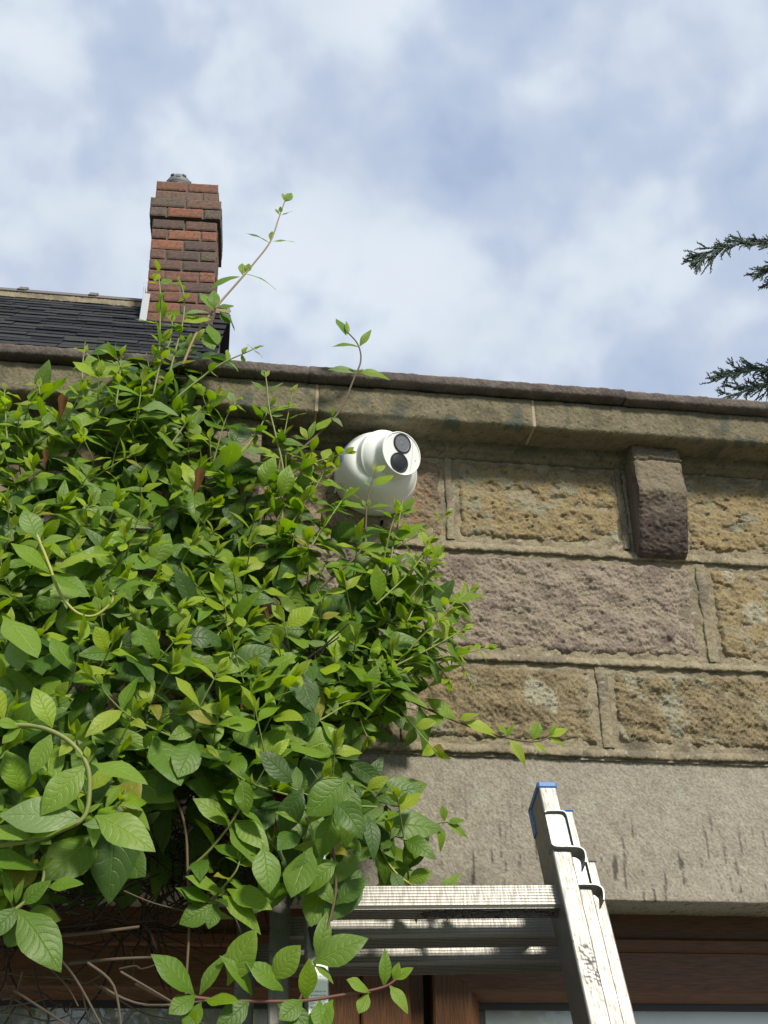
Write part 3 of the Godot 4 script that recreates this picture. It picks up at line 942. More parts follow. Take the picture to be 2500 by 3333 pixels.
func build_bush() -> void:
	bush = thing("honeysuckle", "large leafy green honeysuckle climbing over the left of the wall", "climbing plant", Vector3.ZERO)
	var shapes := [make_leaf(0.255, 0.88, 4.0, 0.16, 0.22, 0.10), make_leaf(0.195, 0.80, 3.0, 0.24, 0.30, 0.10), make_leaf(0.295, 1.00, 7.0, 0.12, 0.16, 0.10), make_leaf(0.160, 0.74, 2.5, 0.32, 0.22, 0.07), make_leaf(0.265, 0.93, 4.0, 0.24, 0.50, 0.24)]
	# outline of the bulk on the plane 0.18 m in front of the wall
	var outline := PackedVector2Array()
	for p in [Vector3(-0.458, 2.455, 0.180), Vector3(-0.372, 2.459, 0.180), Vector3(-0.319, 2.479, 0.180), Vector3(-0.280, 2.519, 0.180), Vector3(-0.234, 2.565, 0.180), Vector3(-0.192, 2.607, 0.180), Vector3(-0.151, 2.647, 0.180), Vector3(-0.109, 2.638, 0.180), Vector3(-0.095, 2.587, 0.180), Vector3(-0.117, 2.493, 0.180), Vector3(-0.105, 2.431, 0.180), Vector3(-0.022, 2.395, 0.180), Vector3(0.027, 2.376, 0.180), Vector3(0.032, 2.328, 0.180), Vector3(0.084, 2.296, 0.180), Vector3(0.154, 2.272, 0.180), Vector3(0.173, 2.217, 0.180), Vector3(0.216, 2.179, 0.180), Vector3(0.224, 2.134, 0.180), Vector3(0.172, 2.100, 0.180), Vector3(0.172, 2.063, 0.180), Vector3(0.119, 2.054, 0.180), Vector3(0.105, 2.012, 0.180), Vector3(0.115, 1.950, 0.180), Vector3(0.166, 1.941, 0.180), Vector3(0.182, 1.897, 0.180), Vector3(0.160, 1.876, 0.180), Vector3(0.106, 1.859, 0.180), Vector3(0.051, 1.889, 0.180), Vector3(0.005, 1.936, 0.180), Vector3(-0.062, 1.950, 0.180), Vector3(-0.118, 1.921, 0.180), Vector3(-0.168, 1.899, 0.180), Vector3(-0.238, 1.882, 0.180), Vector3(-0.340, 1.859, 0.180)]:
		outline.append(Vector2(p.x, p.y))
	var C := Vector3(0.0, 1.65, 1.40)
	# young shoots on the face of the bush
	var placed: Array[Vector2] = []
	var stems := MB.new()
	var tries := 0
	while placed.size() < 240 and tries < 9000:
		tries += 1
		var q := Vector2(rng.randf_range(-0.62, 0.27), rng.randf_range(1.80, 2.60))
		if not Geometry2D.is_point_in_polygon(q, outline) or (q.x > 0.035 and q.y > 2.385):
			continue
		var near := false
		for o in placed:
			if o.distance_to(q) < lerpf(0.034, 0.046, smoothstep(2.25, 1.95, q.y) * smoothstep(0.12, -0.05, q.x)):
				near = true
				break
		if near:
			continue
		placed.append(q)
		var z := front(q.x, q.y)
		var depth := rng.randf() * rng.randf()
		# along the sight line from the middle of the garden, so that the plant thickens outwards
		var w := (z - depth * 0.12 - 0.18) / (1.40 - 0.18)
		var tip := Vector3(q.x, q.y, 0.18).lerp(C, w)
		var low := smoothstep(2.2, 1.9, q.y)
		var high := smoothstep(2.30, 2.50, q.y)
		var dir := (Vector3(rng.randfn() * 0.35 + 0.12, rng.randf_range(0.35, 1.0) - 0.25 * low, rng.randf_range(0.25, 0.9) - 0.3 * high)).normalized()
		var L := rng.randf_range(0.08, 0.15)
		var droop := Vector3(rng.randfn() * 0.015, -0.012, rng.randf() * 0.02)
		var p := curve_pts([tip - dir * L - droop, tip - dir * L * 0.5, tip], 5)
		stems.tube(p, 0.0013, 0.0007, 5, Color(0.16, 0.20, 0.05))
		var big := lerpf(0.060, 0.062, low) * rng.randf_range(0.85, 1.15)
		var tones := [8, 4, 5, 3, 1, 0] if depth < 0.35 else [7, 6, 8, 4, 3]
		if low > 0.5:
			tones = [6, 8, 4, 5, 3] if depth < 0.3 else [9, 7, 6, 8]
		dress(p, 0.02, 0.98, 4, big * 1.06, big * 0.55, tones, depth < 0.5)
	# loose shoots that leave the outline at the top and the right
	for k in 40:
		var e := rng.randi_range(5, 21)
		var q := outline[e].lerp(outline[e + 1], rng.randf())
		var n2 := (outline[e + 1] - outline[e]).normalized()
		var out := Vector3(-n2.y, n2.x, 0.0)
		if Geometry2D.is_point_in_polygon(q + Vector2(out.x, out.y) * 0.01, outline):
			out = -out
		if (q.x > 0.05 and q.y > 2.36) or (q.x > -0.17 and q.y > 2.44):
			continue
		var z := front(q.x, q.y) - rng.randf_range(0.0, 0.06)
		var b := Vector3(q.x, q.y, 0.18).lerp(C, (z - 0.18) / 1.22)
		var d := (out * rng.randf_range(0.3, 1.0) + Vector3(rng.randfn() * 0.3 + 0.1, 0.75 + rng.randfn() * 0.25, rng.randfn() * 0.2)).normalized()
		var L := rng.randf_range(0.05, 0.12)
		var p := curve_pts([b - d * 0.05, b + d * L * 0.4 + rand_dir() * 0.008, b + d * L], 5)
		stems.tube(p, 0.0013, 0.0007, 5, Color(0.20, 0.24, 0.06))
		dress(p, 0.02, 0.96, 5, 0.052, 0.024, [4, 5, 3, 1])
	# older leaves inside
	tries = 0
	var inside := 0
	while inside < 900 and tries < 20000:
		tries += 1
		var q := Vector2(rng.randf_range(-0.62, 0.25), rng.randf_range(1.80, 2.58))
		if not Geometry2D.is_point_in_polygon(q, outline) or (q.x > 0.035 and q.y > 2.385):
			continue
		inside += 1
		var z := front(q.x, q.y) - rng.randf_range(0.05, 0.13)
		var p := Vector3(q.x, q.y, 0.18).lerp(C, (z - 0.18) / 1.22)
		var low := smoothstep(2.2, 1.9, q.y)
		var d := (Vector3(rng.randfn(), rng.randfn() * 0.6 - 0.35, rng.randf_range(0.1, 1.0))).normalized()
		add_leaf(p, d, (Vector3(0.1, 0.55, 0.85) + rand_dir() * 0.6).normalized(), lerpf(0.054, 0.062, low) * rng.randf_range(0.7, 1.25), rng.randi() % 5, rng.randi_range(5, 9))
	for k in 260:
		var q := Vector3(rng.randf_range(-0.55, 0.08), rng.randf_range(1.86, 2.05), rng.randf_range(0.05, 0.22))
		var d := Vector3(rng.randfn() * 0.6, -0.8 + rng.randfn() * 0.4, rng.randf_range(0.0, 0.6)).normalized()
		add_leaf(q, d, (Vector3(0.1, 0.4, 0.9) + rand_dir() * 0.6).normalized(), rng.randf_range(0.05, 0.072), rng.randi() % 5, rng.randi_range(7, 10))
	var sm := part("stem", stems, M.vertex_stem, bush)
	sm.set_meta("kind", "stuff")
	# woody stems climbing from the ground
	for k in 6:
		var x := -0.62 + 0.045 * k + rng.randf_range(-0.02, 0.02)
		var z := 0.12 + 0.03 * (k % 3)
		stem(curve_pts([Vector3(x - 0.1, 0.0, z), Vector3(x + rng.randf_range(-0.05, 0.05), 0.8, z + 0.03), Vector3(x + rng.randf_range(-0.04, 0.04), 1.55, z), Vector3(x + 0.03, 1.95, z - 0.02), Vector3(x + 0.08, 2.3, 0.07)]), 0.009 if k < 3 else 0.005, 0.003, M.bark)
	build_sprays()
	build_twigs()
	commit_leaves(shapes)


func build_sprays() -> void:
	var G: Material = M.green_stem
	var B: Material = M.brown_stem
	# the tall shoot beside the chimney
	stem(curve_pts([Vector3(-0.144, 2.555, 0.160), Vector3(-0.129, 2.617, 0.160), Vector3(-0.103, 2.681, 0.150), Vector3(-0.074, 2.733, 0.150), Vector3(-0.053, 2.772, 0.150), Vector3(-0.029, 2.822, 0.150), Vector3(-0.017, 2.879, 0.150), Vector3(-0.009, 2.918, 0.150), Vector3(-0.006, 2.933, 0.150)]), 0.0022, 0.0008, M.pink_stem)
	hero(Vector3(-0.073, 2.743, 0.150), Vector3(-0.119, 2.723, 0.160), 1, 4)
	hero(Vector3(-0.064, 2.749, 0.150), Vector3(-0.010, 2.735, 0.160), 1, 3)
	hero(Vector3(-0.069, 2.747, 0.150), Vector3(-0.070, 2.769, 0.155), 2, 3)
	hero(Vector3(-0.063, 2.752, 0.150), Vector3(-0.059, 2.769, 0.155), 2, 3)
	hero(Vector3(-0.031, 2.820, 0.150), Vector3(-0.065, 2.837, 0.160), 0, 6)
	hero(Vector3(-0.028, 2.822, 0.150), Vector3(0.010, 2.828, 0.160), 0, 3)
	hero(Vector3(-0.029, 2.826, 0.150), Vector3(-0.027, 2.851, 0.150), 3, 3)
	hero(Vector3(-0.017, 2.883, 0.150), Vector3(-0.023, 2.892, 0.155), 2, 3)
	hero(Vector3(-0.015, 2.881, 0.150), Vector3(0.003, 2.893, 0.155), 2, 4)
	hero(Vector3(-0.015, 2.887, 0.150), Vector3(-0.016, 2.899, 0.155), 0, 4)
	hero(Vector3(-0.009, 2.913, 0.150), Vector3(0.001, 2.933, 0.155), 2, 3)
	hero(Vector3(-0.009, 2.913, 0.150), Vector3(-0.012, 2.931, 0.155), 0, 2)
	hero(Vector3(-0.008, 2.916, 0.150), Vector3(0.003, 2.918, 0.155), 0, 4)
	# tangle at its foot
	hero(Vector3(-0.102, 2.669, 0.160), Vector3(-0.078, 2.680, 0.160), 2, 6)
	hero(Vector3(-0.101, 2.664, 0.160), Vector3(-0.065, 2.650, 0.160), 4, 7)
	hero(Vector3(-0.107, 2.662, 0.160), Vector3(-0.126, 2.694, 0.170), 0, 4)
	hero(Vector3(-0.107, 2.665, 0.160), Vector3(-0.109, 2.699, 0.170), 0, 4)
	hero(Vector3(-0.110, 2.645, 0.160), Vector3(-0.147, 2.632, 0.180), 0, 2)
	hero(Vector3(-0.113, 2.636, 0.160), Vector3(-0.093, 2.599, 0.170), 2, 4)
	hero(Vector3(-0.118, 2.618, 0.160), Vector3(-0.101, 2.587, 0.170), 2, 4)
	hero(Vector3(-0.098, 2.663, 0.160), Vector3(-0.080, 2.643, 0.160), 2, 7)
	hero(Vector3(-0.113, 2.657, 0.160), Vector3(-0.147, 2.650, 0.180), 1, 11)
	# the shoot rising through the chimney's foot
	spray([Vector3(-0.164, 2.496, 0.170), Vector3(-0.156, 2.571, 0.170), Vector3(-0.150, 2.633, 0.170), Vector3(-0.153, 2.678, 0.170), Vector3(-0.163, 2.709, 0.170)], 0.0017, G, 0.03, 6, 0.041, 0.020, [5, 3, 2])
	spray([Vector3(-0.178, 2.480, 0.180), Vector3(-0.174, 2.537, 0.180), Vector3(-0.163, 2.589, 0.180), Vector3(-0.165, 2.623, 0.180)], 0.0016, G, 0.03, 6, 0.043, 0.022, [5, 3, 1])
	spray([Vector3(-0.227, 2.459, 0.180), Vector3(-0.228, 2.507, 0.180), Vector3(-0.231, 2.557, 0.180)], 0.0015, G, 0.03, 5, 0.041, 0.024, [5, 2, 0])
	spray([Vector3(-0.271, 2.465, 0.190), Vector3(-0.279, 2.512, 0.190), Vector3(-0.281, 2.548, 0.190)], 0.0015, G, 0.03, 4, 0.036, 0.022, [3, 1])
	spray([Vector3(-0.316, 2.400, 0.200), Vector3(-0.324, 2.445, 0.200), Vector3(-0.332, 2.476, 0.200)], 0.0015, G, 0.03, 5, 0.044, 0.022, [3, 1])
	spray([Vector3(-0.358, 2.382, 0.200), Vector3(-0.368, 2.426, 0.200), Vector3(-0.376, 2.464, 0.200)], 0.0015, G, 0.03, 5, 0.044, 0.022, [3, 1])
	spray([Vector3(-0.147, 2.489, 0.170), Vector3(-0.117, 2.525, 0.170), Vector3(-0.086, 2.557, 0.170), Vector3(-0.053, 2.580, 0.170), Vector3(-0.040, 2.589, 0.170)], 0.0016, G, 0.03, 6, 0.038, 0.020, [5, 3, 2])
	spray([Vector3(-0.146, 2.411, 0.170), Vector3(-0.124, 2.455, 0.170), Vector3(-0.100, 2.485, 0.170), Vector3(-0.089, 2.503, 0.170)], 0.0015, G, 0.03, 5, 0.038, 0.020, [5, 3, 2])
	# the shoot beside the camera
	stem(curve_pts([Vector3(-0.062, 2.229, 0.140), Vector3(-0.027, 2.273, 0.140), Vector3(-0.008, 2.340, 0.140), Vector3(0.013, 2.403, 0.140), Vector3(0.063, 2.466, 0.140), Vector3(0.093, 2.510, 0.140), Vector3(0.112, 2.567, 0.140), Vector3(0.123, 2.605, 0.140), Vector3(0.117, 2.637, 0.140), Vector3(0.097, 2.662, 0.140)]), 0.0024, 0.0010, B)
	hero(Vector3(0.116, 2.580, 0.140), Vector3(0.075, 2.588, 0.150), 1, 11)
	hero(Vector3(0.118, 2.582, 0.140), Vector3(0.168, 2.581, 0.150), 1, 3)
	hero(Vector3(0.115, 2.580, 0.140), Vector3(0.106, 2.589, 0.145), 3, 4)
	hero(Vector3(0.116, 2.580, 0.140), Vector3(0.126, 2.587, 0.145), 3, 3)
	hero(Vector3(0.120, 2.630, 0.140), Vector3(0.080, 2.634, 0.150), 1, 3)
	hero(Vector3(0.121, 2.632, 0.140), Vector3(0.138, 2.663, 0.150), 3, 5)
	hero(Vector3(0.099, 2.651, 0.140), Vector3(0.087, 2.685, 0.145), 0, 4)
	hero(Vector3(0.101, 2.653, 0.140), Vector3(0.101, 2.679, 0.145), 3, 5)
	hero(Vector3(0.080, 2.495, 0.140), Vector3(0.057, 2.470, 0.150), 2, 1)
	hero(Vector3(0.080, 2.495, 0.140), Vector3(0.097, 2.481, 0.150), 1, 11)
	hero(Vector3(0.080, 2.496, 0.140), Vector3(0.073, 2.506, 0.150), 0, 4)
	hero(Vector3(0.081, 2.496, 0.140), Vector3(0.083, 2.510, 0.150), 3, 5)
	hero(Vector3(0.046, 2.453, 0.140), Vector3(0.022, 2.456, 0.150), 0, 4)
	hero(Vector3(0.046, 2.453, 0.140), Vector3(0.036, 2.470, 0.150), 0, 2)
	hero(Vector3(0.048, 2.454, 0.140), Vector3(0.055, 2.483, 0.150), 3, 5)
	hero(Vector3(0.030, 2.434, 0.140), Vector3(0.006, 2.435, 0.150), 0, 5)
	# the upright shoot left of the camera
	stem(curve_pts([Vector3(0.005, 2.251, 0.160), Vector3(0.015, 2.316, 0.160), Vector3(0.013, 2.383, 0.160), Vector3(-0.001, 2.444, 0.160), Vector3(-0.013, 2.491, 0.160), Vector3(-0.018, 2.528, 0.160), Vector3(-0.023, 2.557, 0.160)]), 0.0018, 0.0009, G)
	hero(Vector3(-0.017, 2.516, 0.160), Vector3(-0.038, 2.534, 0.170), 0, 4)
	hero(Vector3(-0.017, 2.516, 0.160), Vector3(0.002, 2.534, 0.170), 2, 5)
	hero(Vector3(-0.021, 2.545, 0.160), Vector3(-0.027, 2.561, 0.160), 0, 3)
	hero(Vector3(-0.021, 2.545, 0.160), Vector3(-0.016, 2.562, 0.160), 3, 2)
	hero(Vector3(-0.011, 2.483, 0.160), Vector3(0.029, 2.503, 0.170), 1, 3)
	hero(Vector3(-0.011, 2.479, 0.160), Vector3(-0.024, 2.494, 0.165), 0, 4)
	hero(Vector3(-0.011, 2.479, 0.160), Vector3(-0.002, 2.494, 0.165), 0, 5)
	hero(Vector3(-0.009, 2.477, 0.160), Vector3(0.008, 2.480, 0.165), 0, 11)
	hero(Vector3(0.001, 2.436, 0.160), Vector3(-0.039, 2.462, 0.170), 1, 1)
	hero(Vector3(0.003, 2.433, 0.160), Vector3(0.039, 2.433, 0.170), 1, 4)
	hero(Vector3(0.006, 2.406, 0.160), Vector3(-0.057, 2.429, 0.170), 1, 2)
	hero(Vector3(0.013, 2.383, 0.160), Vector3(-0.018, 2.390, 0.170), 2, 3)
	hero(Vector3(0.013, 2.375, 0.160), Vector3(0.032, 2.348, 0.170), 2, 6)
	# the shoots in front of the camera
	stem(curve_pts([Vector3(0.069, 2.202, 0.170), Vector3(0.118, 2.253, 0.170), Vector3(0.129, 2.289, 0.170), Vector3(0.131, 2.329, 0.170), Vector3(0.136, 2.360, 0.170), Vector3(0.144, 2.391, 0.170)]), 0.0018, 0.0009, B)
	hero(Vector3(0.130, 2.327, 0.170), Vector3(0.085, 2.339, 0.180), 1, 3)
	hero(Vector3(0.132, 2.327, 0.170), Vector3(0.175, 2.340, 0.180), 1, 3)
	hero(Vector3(0.130, 2.329, 0.170), Vector3(0.125, 2.339, 0.175), 0, 5)
	hero(Vector3(0.133, 2.329, 0.170), Vector3(0.135, 2.340, 0.175), 0, 5)
	hero(Vector3(0.139, 2.364, 0.170), Vector3(0.166, 2.385, 0.175), 2, 1)
	hero(Vector3(0.137, 2.364, 0.170), Vector3(0.126, 2.370, 0.175), 2, 11)
	hero(Vector3(0.142, 2.387, 0.170), Vector3(0.141, 2.405, 0.170), 3, 2)
	hero(Vector3(0.144, 2.387, 0.170), Vector3(0.157, 2.403, 0.170), 0, 2)
	stem(curve_pts([Vector3(0.137, 2.186, 0.170), Vector3(0.161, 2.235, 0.170), Vector3(0.169, 2.278, 0.170), Vector3(0.179, 2.325, 0.170), Vector3(0.182, 2.344, 0.170)]), 0.0017, 0.0009, G)
	hero(Vector3(0.181, 2.323, 0.170), Vector3(0.173, 2.347, 0.175), 0, 3)
	hero(Vector3(0.182, 2.325, 0.170), Vector3(0.196, 2.351, 0.175), 0, 3)
	hero(Vector3(0.180, 2.320, 0.170), Vector3(0.204, 2.336, 0.175), 1, 5)
	hero(Vector3(0.170, 2.279, 0.170), Vector3(0.207, 2.315, 0.175), 0, 3)
	hero(Vector3(0.169, 2.278, 0.170), Vector3(0.147, 2.297, 0.175), 1, 11)
	hero(Vector3(0.166, 2.263, 0.170), Vector3(0.124, 2.268, 0.180), 1, 3)
	hero(Vector3(0.162, 2.242, 0.170), Vector3(0.135, 2.263, 0.180), 0, 2)
	hero(Vector3(0.162, 2.238, 0.170), Vector3(0.180, 2.259, 0.180), 0, 4)
	# sprays to the right over the purple stone
	spray([Vector3(0.113, 2.139, 0.170), Vector3(0.156, 2.157, 0.170), Vector3(0.199, 2.175, 0.170), Vector3(0.240, 2.190, 0.170), Vector3(0.269, 2.200, 0.170)], 0.0017, G, 0.2, 5, 0.036, 0.024, [4, 3, 2])
	hero(Vector3(0.237, 2.190, 0.170), Vector3(0.290, 2.212, 0.180), 0, 5)
	hero(Vector3(0.243, 2.192, 0.170), Vector3(0.273, 2.169, 0.180), 0, 3)
	hero(Vector3(0.202, 2.176, 0.170), Vector3(0.186, 2.233, 0.180), 0, 1)
	spray([Vector3(0.127, 2.111, 0.160), Vector3(0.169, 2.126, 0.160), Vector3(0.219, 2.132, 0.160), Vector3(0.252, 2.117, 0.160), Vector3(0.272, 2.080, 0.160)], 0.0014, G, 0.2, 5, 0.030, 0.018, [4, 3, 3])
	spray([Vector3(0.151, 2.191, 0.160), Vector3(0.189, 2.227, 0.160), Vector3(0.221, 2.233, 0.160)], 0.0015, G, 0.1, 3, 0.036, 0.024, [4, 2])
	stem(curve_pts([Vector3(0.098, 2.087, 0.180), Vector3(0.149, 2.068, 0.180), Vector3(0.197, 2.049, 0.170), Vector3(0.250, 2.027, 0.170), Vector3(0.303, 2.011, 0.170), Vector3(0.345, 2.005, 0.170), Vector3(0.369, 2.012, 0.170)]), 0.0022, 0.0009, B)
	hero(Vector3(0.200, 2.046, 0.170), Vector3(0.215, 1.990, 0.180), 1, 6)
	hero(Vector3(0.197, 2.049, 0.170), Vector3(0.166, 2.069, 0.180), 0, 3)
	hero(Vector3(0.247, 2.029, 0.170), Vector3(0.214, 2.058, 0.180), 0, 3)
	hero(Vector3(0.250, 2.029, 0.170), Vector3(0.273, 2.040, 0.180), 0, 2)
	hero(Vector3(0.256, 2.027, 0.170), Vector3(0.304, 2.017, 0.180), 1, 2)
	hero(Vector3(0.233, 2.035, 0.170), Vector3(0.207, 2.022, 0.180), 2, 4)
	hero(Vector3(0.312, 2.010, 0.170), Vector3(0.320, 2.028, 0.175), 3, 3)
	hero(Vector3(0.315, 2.008, 0.170), Vector3(0.337, 1.978, 0.175), 1, 2)
	hero(Vector3(0.315, 2.010, 0.170), Vector3(0.302, 2.027, 0.175), 0, 3)
	hero(Vector3(0.345, 2.006, 0.170), Vector3(0.354, 2.030, 0.175), 2, 3)
	hero(Vector3(0.345, 2.005, 0.170), Vector3(0.362, 1.993, 0.175), 1, 2)
	hero(Vector3(0.366, 2.012, 0.170), Vector3(0.390, 2.026, 0.175), 0, 2)
	hero(Vector3(0.367, 2.011, 0.170), Vector3(0.387, 2.003, 0.175), 1, 1)
	hero(Vector3(0.367, 2.013, 0.170), Vector3(0.377, 2.029, 0.175), 3, 3)
	# the thick arching shoot low on the left, close to the viewer
	stem(curve_pts([Vector3(-0.263, 1.920, 0.440), Vector3(-0.231, 1.925, 0.440), Vector3(-0.202, 1.924, 0.440), Vector3(-0.175, 1.912, 0.440), Vector3(-0.156, 1.891, 0.440), Vector3(-0.150, 1.866, 0.440), Vector3(-0.152, 1.843, 0.440), Vector3(-0.171, 1.831, 0.440), Vector3(-0.194, 1.822, 0.440), Vector3(-0.243, 1.813, 0.440)]), 0.0023, 0.0021, G)
	hero(Vector3(-0.192, 1.924, 0.440), Vector3(-0.210, 1.962, 0.450), 0, 1)
	hero(Vector3(-0.192, 1.918, 0.440), Vector3(-0.204, 1.882, 0.450), 0, 5)
	hero(Vector3(-0.220, 1.924, 0.440), Vector3(-0.240, 1.928, 0.450), 2, 3)
	hero(Vector3(-0.220, 1.923, 0.440), Vector3(-0.233, 1.908, 0.450), 2, 5)
	hero(Vector3(-0.157, 1.890, 0.440), Vector3(-0.186, 1.846, 0.460), 0, 5)
	hero(Vector3(-0.151, 1.892, 0.440), Vector3(-0.098, 1.882, 0.460), 0, 5)
	hero(Vector3(-0.157, 1.896, 0.440), Vector3(-0.166, 1.903, 0.445), 2, 3)
	hero(Vector3(-0.155, 1.896, 0.440), Vector3(-0.157, 1.906, 0.445), 2, 2)
	hero(Vector3(-0.154, 1.841, 0.440), Vector3(-0.220, 1.847, 0.460), 0, 11)
	hero(Vector3(-0.154, 1.840, 0.440), Vector3(-0.196, 1.830, 0.450), 0, 5)
	hero(Vector3(-0.142, 1.845, 0.440), Vector3(-0.086, 1.821, 0.460), 0, 5)
	hero(Vector3(-0.153, 1.846, 0.440), Vector3(-0.158, 1.861, 0.445), 3, 3)
	hero(Vector3(-0.150, 1.847, 0.440), Vector3(-0.138, 1.856, 0.445), 3, 5)
	hero(Vector3(-0.152, 1.837, 0.440), Vector3(-0.126, 1.838, 0.450), 1, 11)
	hero(Vector3(-0.192, 1.823, 0.440), Vector3(-0.234, 1.835, 0.450), 0, 5)
	hero(Vector3(-0.191, 1.824, 0.440), Vector3(-0.193, 1.839, 0.445), 2, 4)
	# leaves below it
	hero(Vector3(-0.185, 1.800, 0.420), Vector3(-0.230, 1.816, 0.440), 2, 6)
	hero(Vector3(-0.187, 1.801, 0.420), Vector3(-0.184, 1.814, 0.425), 3, 3)
	hero(Vector3(-0.187, 1.800, 0.420), Vector3(-0.178, 1.811, 0.425), 0, 2)
	hero(Vector3(-0.179, 1.786, 0.420), Vector3(-0.149, 1.793, 0.430), 0, 4)
	stem(curve_pts([Vector3(-0.228, 1.749, 0.420), Vector3(-0.200, 1.769, 0.420), Vector3(-0.184, 1.788, 0.420), Vector3(-0.184, 1.804, 0.420)]), 0.0020, 0.0012, G)
	hero(Vector3(-0.200, 1.767, 0.420), Vector3(-0.155, 1.723, 0.440), 0, 6)
	hero(Vector3(-0.200, 1.769, 0.420), Vector3(-0.219, 1.744, 0.440), 0, 7)
	hero(Vector3(-0.199, 1.770, 0.420), Vector3(-0.178, 1.791, 0.430), 0, 6)
	hero(Vector3(-0.207, 1.772, 0.420), Vector3(-0.214, 1.798, 0.430), 3, 4)
	hero(Vector3(-0.203, 1.772, 0.420), Vector3(-0.200, 1.792, 0.430), 3, 5)
	hero(Vector3(-0.136, 1.876, 0.360), Vector3(-0.128, 1.785, 0.380), 0, 9)
	hero(Vector3(-0.066, 1.944, 0.340), Vector3(-0.075, 1.905, 0.370), 2, 6)
	hero(Vector3(-0.109, 1.948, 0.340), Vector3(-0.072, 1.900, 0.370), 2, 6)
	# the looping tendril shoot higher on the left
	stem(curve_pts([Vector3(-0.277, 2.200, 0.340), Vector3(-0.258, 2.165, 0.340), Vector3(-0.242, 2.134, 0.340), Vector3(-0.227, 2.104, 0.340), Vector3(-0.206, 2.082, 0.340), Vector3(-0.186, 2.079, 0.340), Vector3(-0.170, 2.096, 0.340), Vector3(-0.170, 2.110, 0.340)]), 0.0020, 0.0014, M.yellow_stem)
	hero(Vector3(-0.239, 2.129, 0.340), Vector3(-0.188, 2.161, 0.360), 1, 2)
	hero(Vector3(-0.239, 2.126, 0.340), Vector3(-0.194, 2.107, 0.360), 1, 4)
	hero(Vector3(-0.241, 2.127, 0.340), Vector3(-0.278, 2.160, 0.360), 0, 3)
	hero(Vector3(-0.172, 2.107, 0.340), Vector3(-0.127, 2.128, 0.360), 1, 4)
	hero(Vector3(-0.181, 2.084, 0.340), Vector3(-0.188, 2.100, 0.345), 2, 3)
	hero(Vector3(-0.178, 2.086, 0.340), Vector3(-0.173, 2.102, 0.345), 2, 3)
	hero(Vector3(-0.258, 2.164, 0.340), Vector3(-0.277, 2.203, 0.350), 2, 4)
	hero(Vector3(-0.258, 2.164, 0.340), Vector3(-0.226, 2.174, 0.350), 0, 5)
	hero(Vector3(-0.272, 2.058, 0.380), Vector3(-0.224, 2.017, 0.400), 2, 5)
	hero(Vector3(-0.257, 2.038, 0.380), Vector3(-0.245, 2.000, 0.390), 2, 11)
	# the shoot that hangs over the lintel
	stem(curve_pts([Vector3(0.078, 2.006, 0.200), Vector3(0.093, 1.986, 0.200), Vector3(0.113, 1.956, 0.200), Vector3(0.133, 1.924, 0.200), Vector3(0.142, 1.898, 0.200), Vector3(0.145, 1.872, 0.200), Vector3(0.163, 1.841, 0.200), Vector3(0.189, 1.823, 0.200), Vector3(0.215, 1.813, 0.200), Vector3(0.234, 1.810, 0.200)]), 0.0020, 0.0010, M.yellow_stem)
	hero(Vector3(0.104, 1.967, 0.200), Vector3(0.094, 1.919, 0.220), 0, 11)
	hero(Vector3(0.108, 1.962, 0.200), Vector3(0.120, 1.987, 0.220), 0, 11)
	hero(Vector3(0.135, 1.923, 0.200), Vector3(0.096, 1.899, 0.220), 0, 11)
	hero(Vector3(0.139, 1.920, 0.200), Vector3(0.195, 1.940, 0.210), 0, 7)
	hero(Vector3(0.140, 1.918, 0.200), Vector3(0.205, 1.947, 0.200), 0, 8)
	hero(Vector3(0.144, 1.900, 0.200), Vector3(0.158, 1.884, 0.220), 2, 11)
	hero(Vector3(0.145, 1.892, 0.200), Vector3(0.219, 1.895, 0.210), 0, 6)
	hero(Vector3(0.145, 1.873, 0.200), Vector3(0.166, 1.856, 0.210), 0, 4)
	hero(Vector3(0.144, 1.874, 0.200), Vector3(0.114, 1.852, 0.220), 0, 8)
	hero(Vector3(0.131, 1.937, 0.190), Vector3(0.152, 1.974, 0.200), 1, 9)
	hero(Vector3(0.178, 1.829, 0.200), Vector3(0.204, 1.841, 0.210), 2, 3)
	hero(Vector3(0.214, 1.813, 0.200), Vector3(0.237, 1.841, 0.210), 1, 5)
	hero(Vector3(0.218, 1.813, 0.200), Vector3(0.223, 1.791, 0.210), 1, 6)
	hero(Vector3(0.231, 1.811, 0.200), Vector3(0.250, 1.809, 0.210), 0, 3)
	hero(Vector3(0.231, 1.812, 0.200), Vector3(0.246, 1.819, 0.210), 0, 4)
	hero(Vector3(0.178, 1.822, 0.200), Vector3(0.193, 1.789, 0.210), 1, 3)
	hero(Vector3(0.160, 1.841, 0.200), Vector3(0.172, 1.820, 0.210), 2, 7)
	hero(Vector3(0.163, 1.846, 0.200), Vector3(0.146, 1.872, 0.200), 1, 7)
	stem(curve_pts([Vector3(0.186, 1.885, 0.190), Vector3(0.205, 1.893, 0.190), Vector3(0.225, 1.899, 0.190), Vector3(0.239, 1.897, 0.190)]), 0.0014, 0.0008, G)
	hero(Vector3(0.225, 1.899, 0.190), Vector3(0.224, 1.917, 0.195), 2, 3)
	hero(Vector3(0.228, 1.898, 0.190), Vector3(0.248, 1.904, 0.195), 0, 4)
	hero(Vector3(0.229, 1.897, 0.190), Vector3(0.253, 1.885, 0.195), 1, 3)
	hero(Vector3(0.219, 1.895, 0.190), Vector3(0.224, 1.866, 0.195), 1, 3)
	hero(Vector3(0.192, 1.885, 0.190), Vector3(0.173, 1.847, 0.200), 1, 8)
	hero(Vector3(0.194, 1.885, 0.190), Vector3(0.190, 1.857, 0.200), 2, 3)
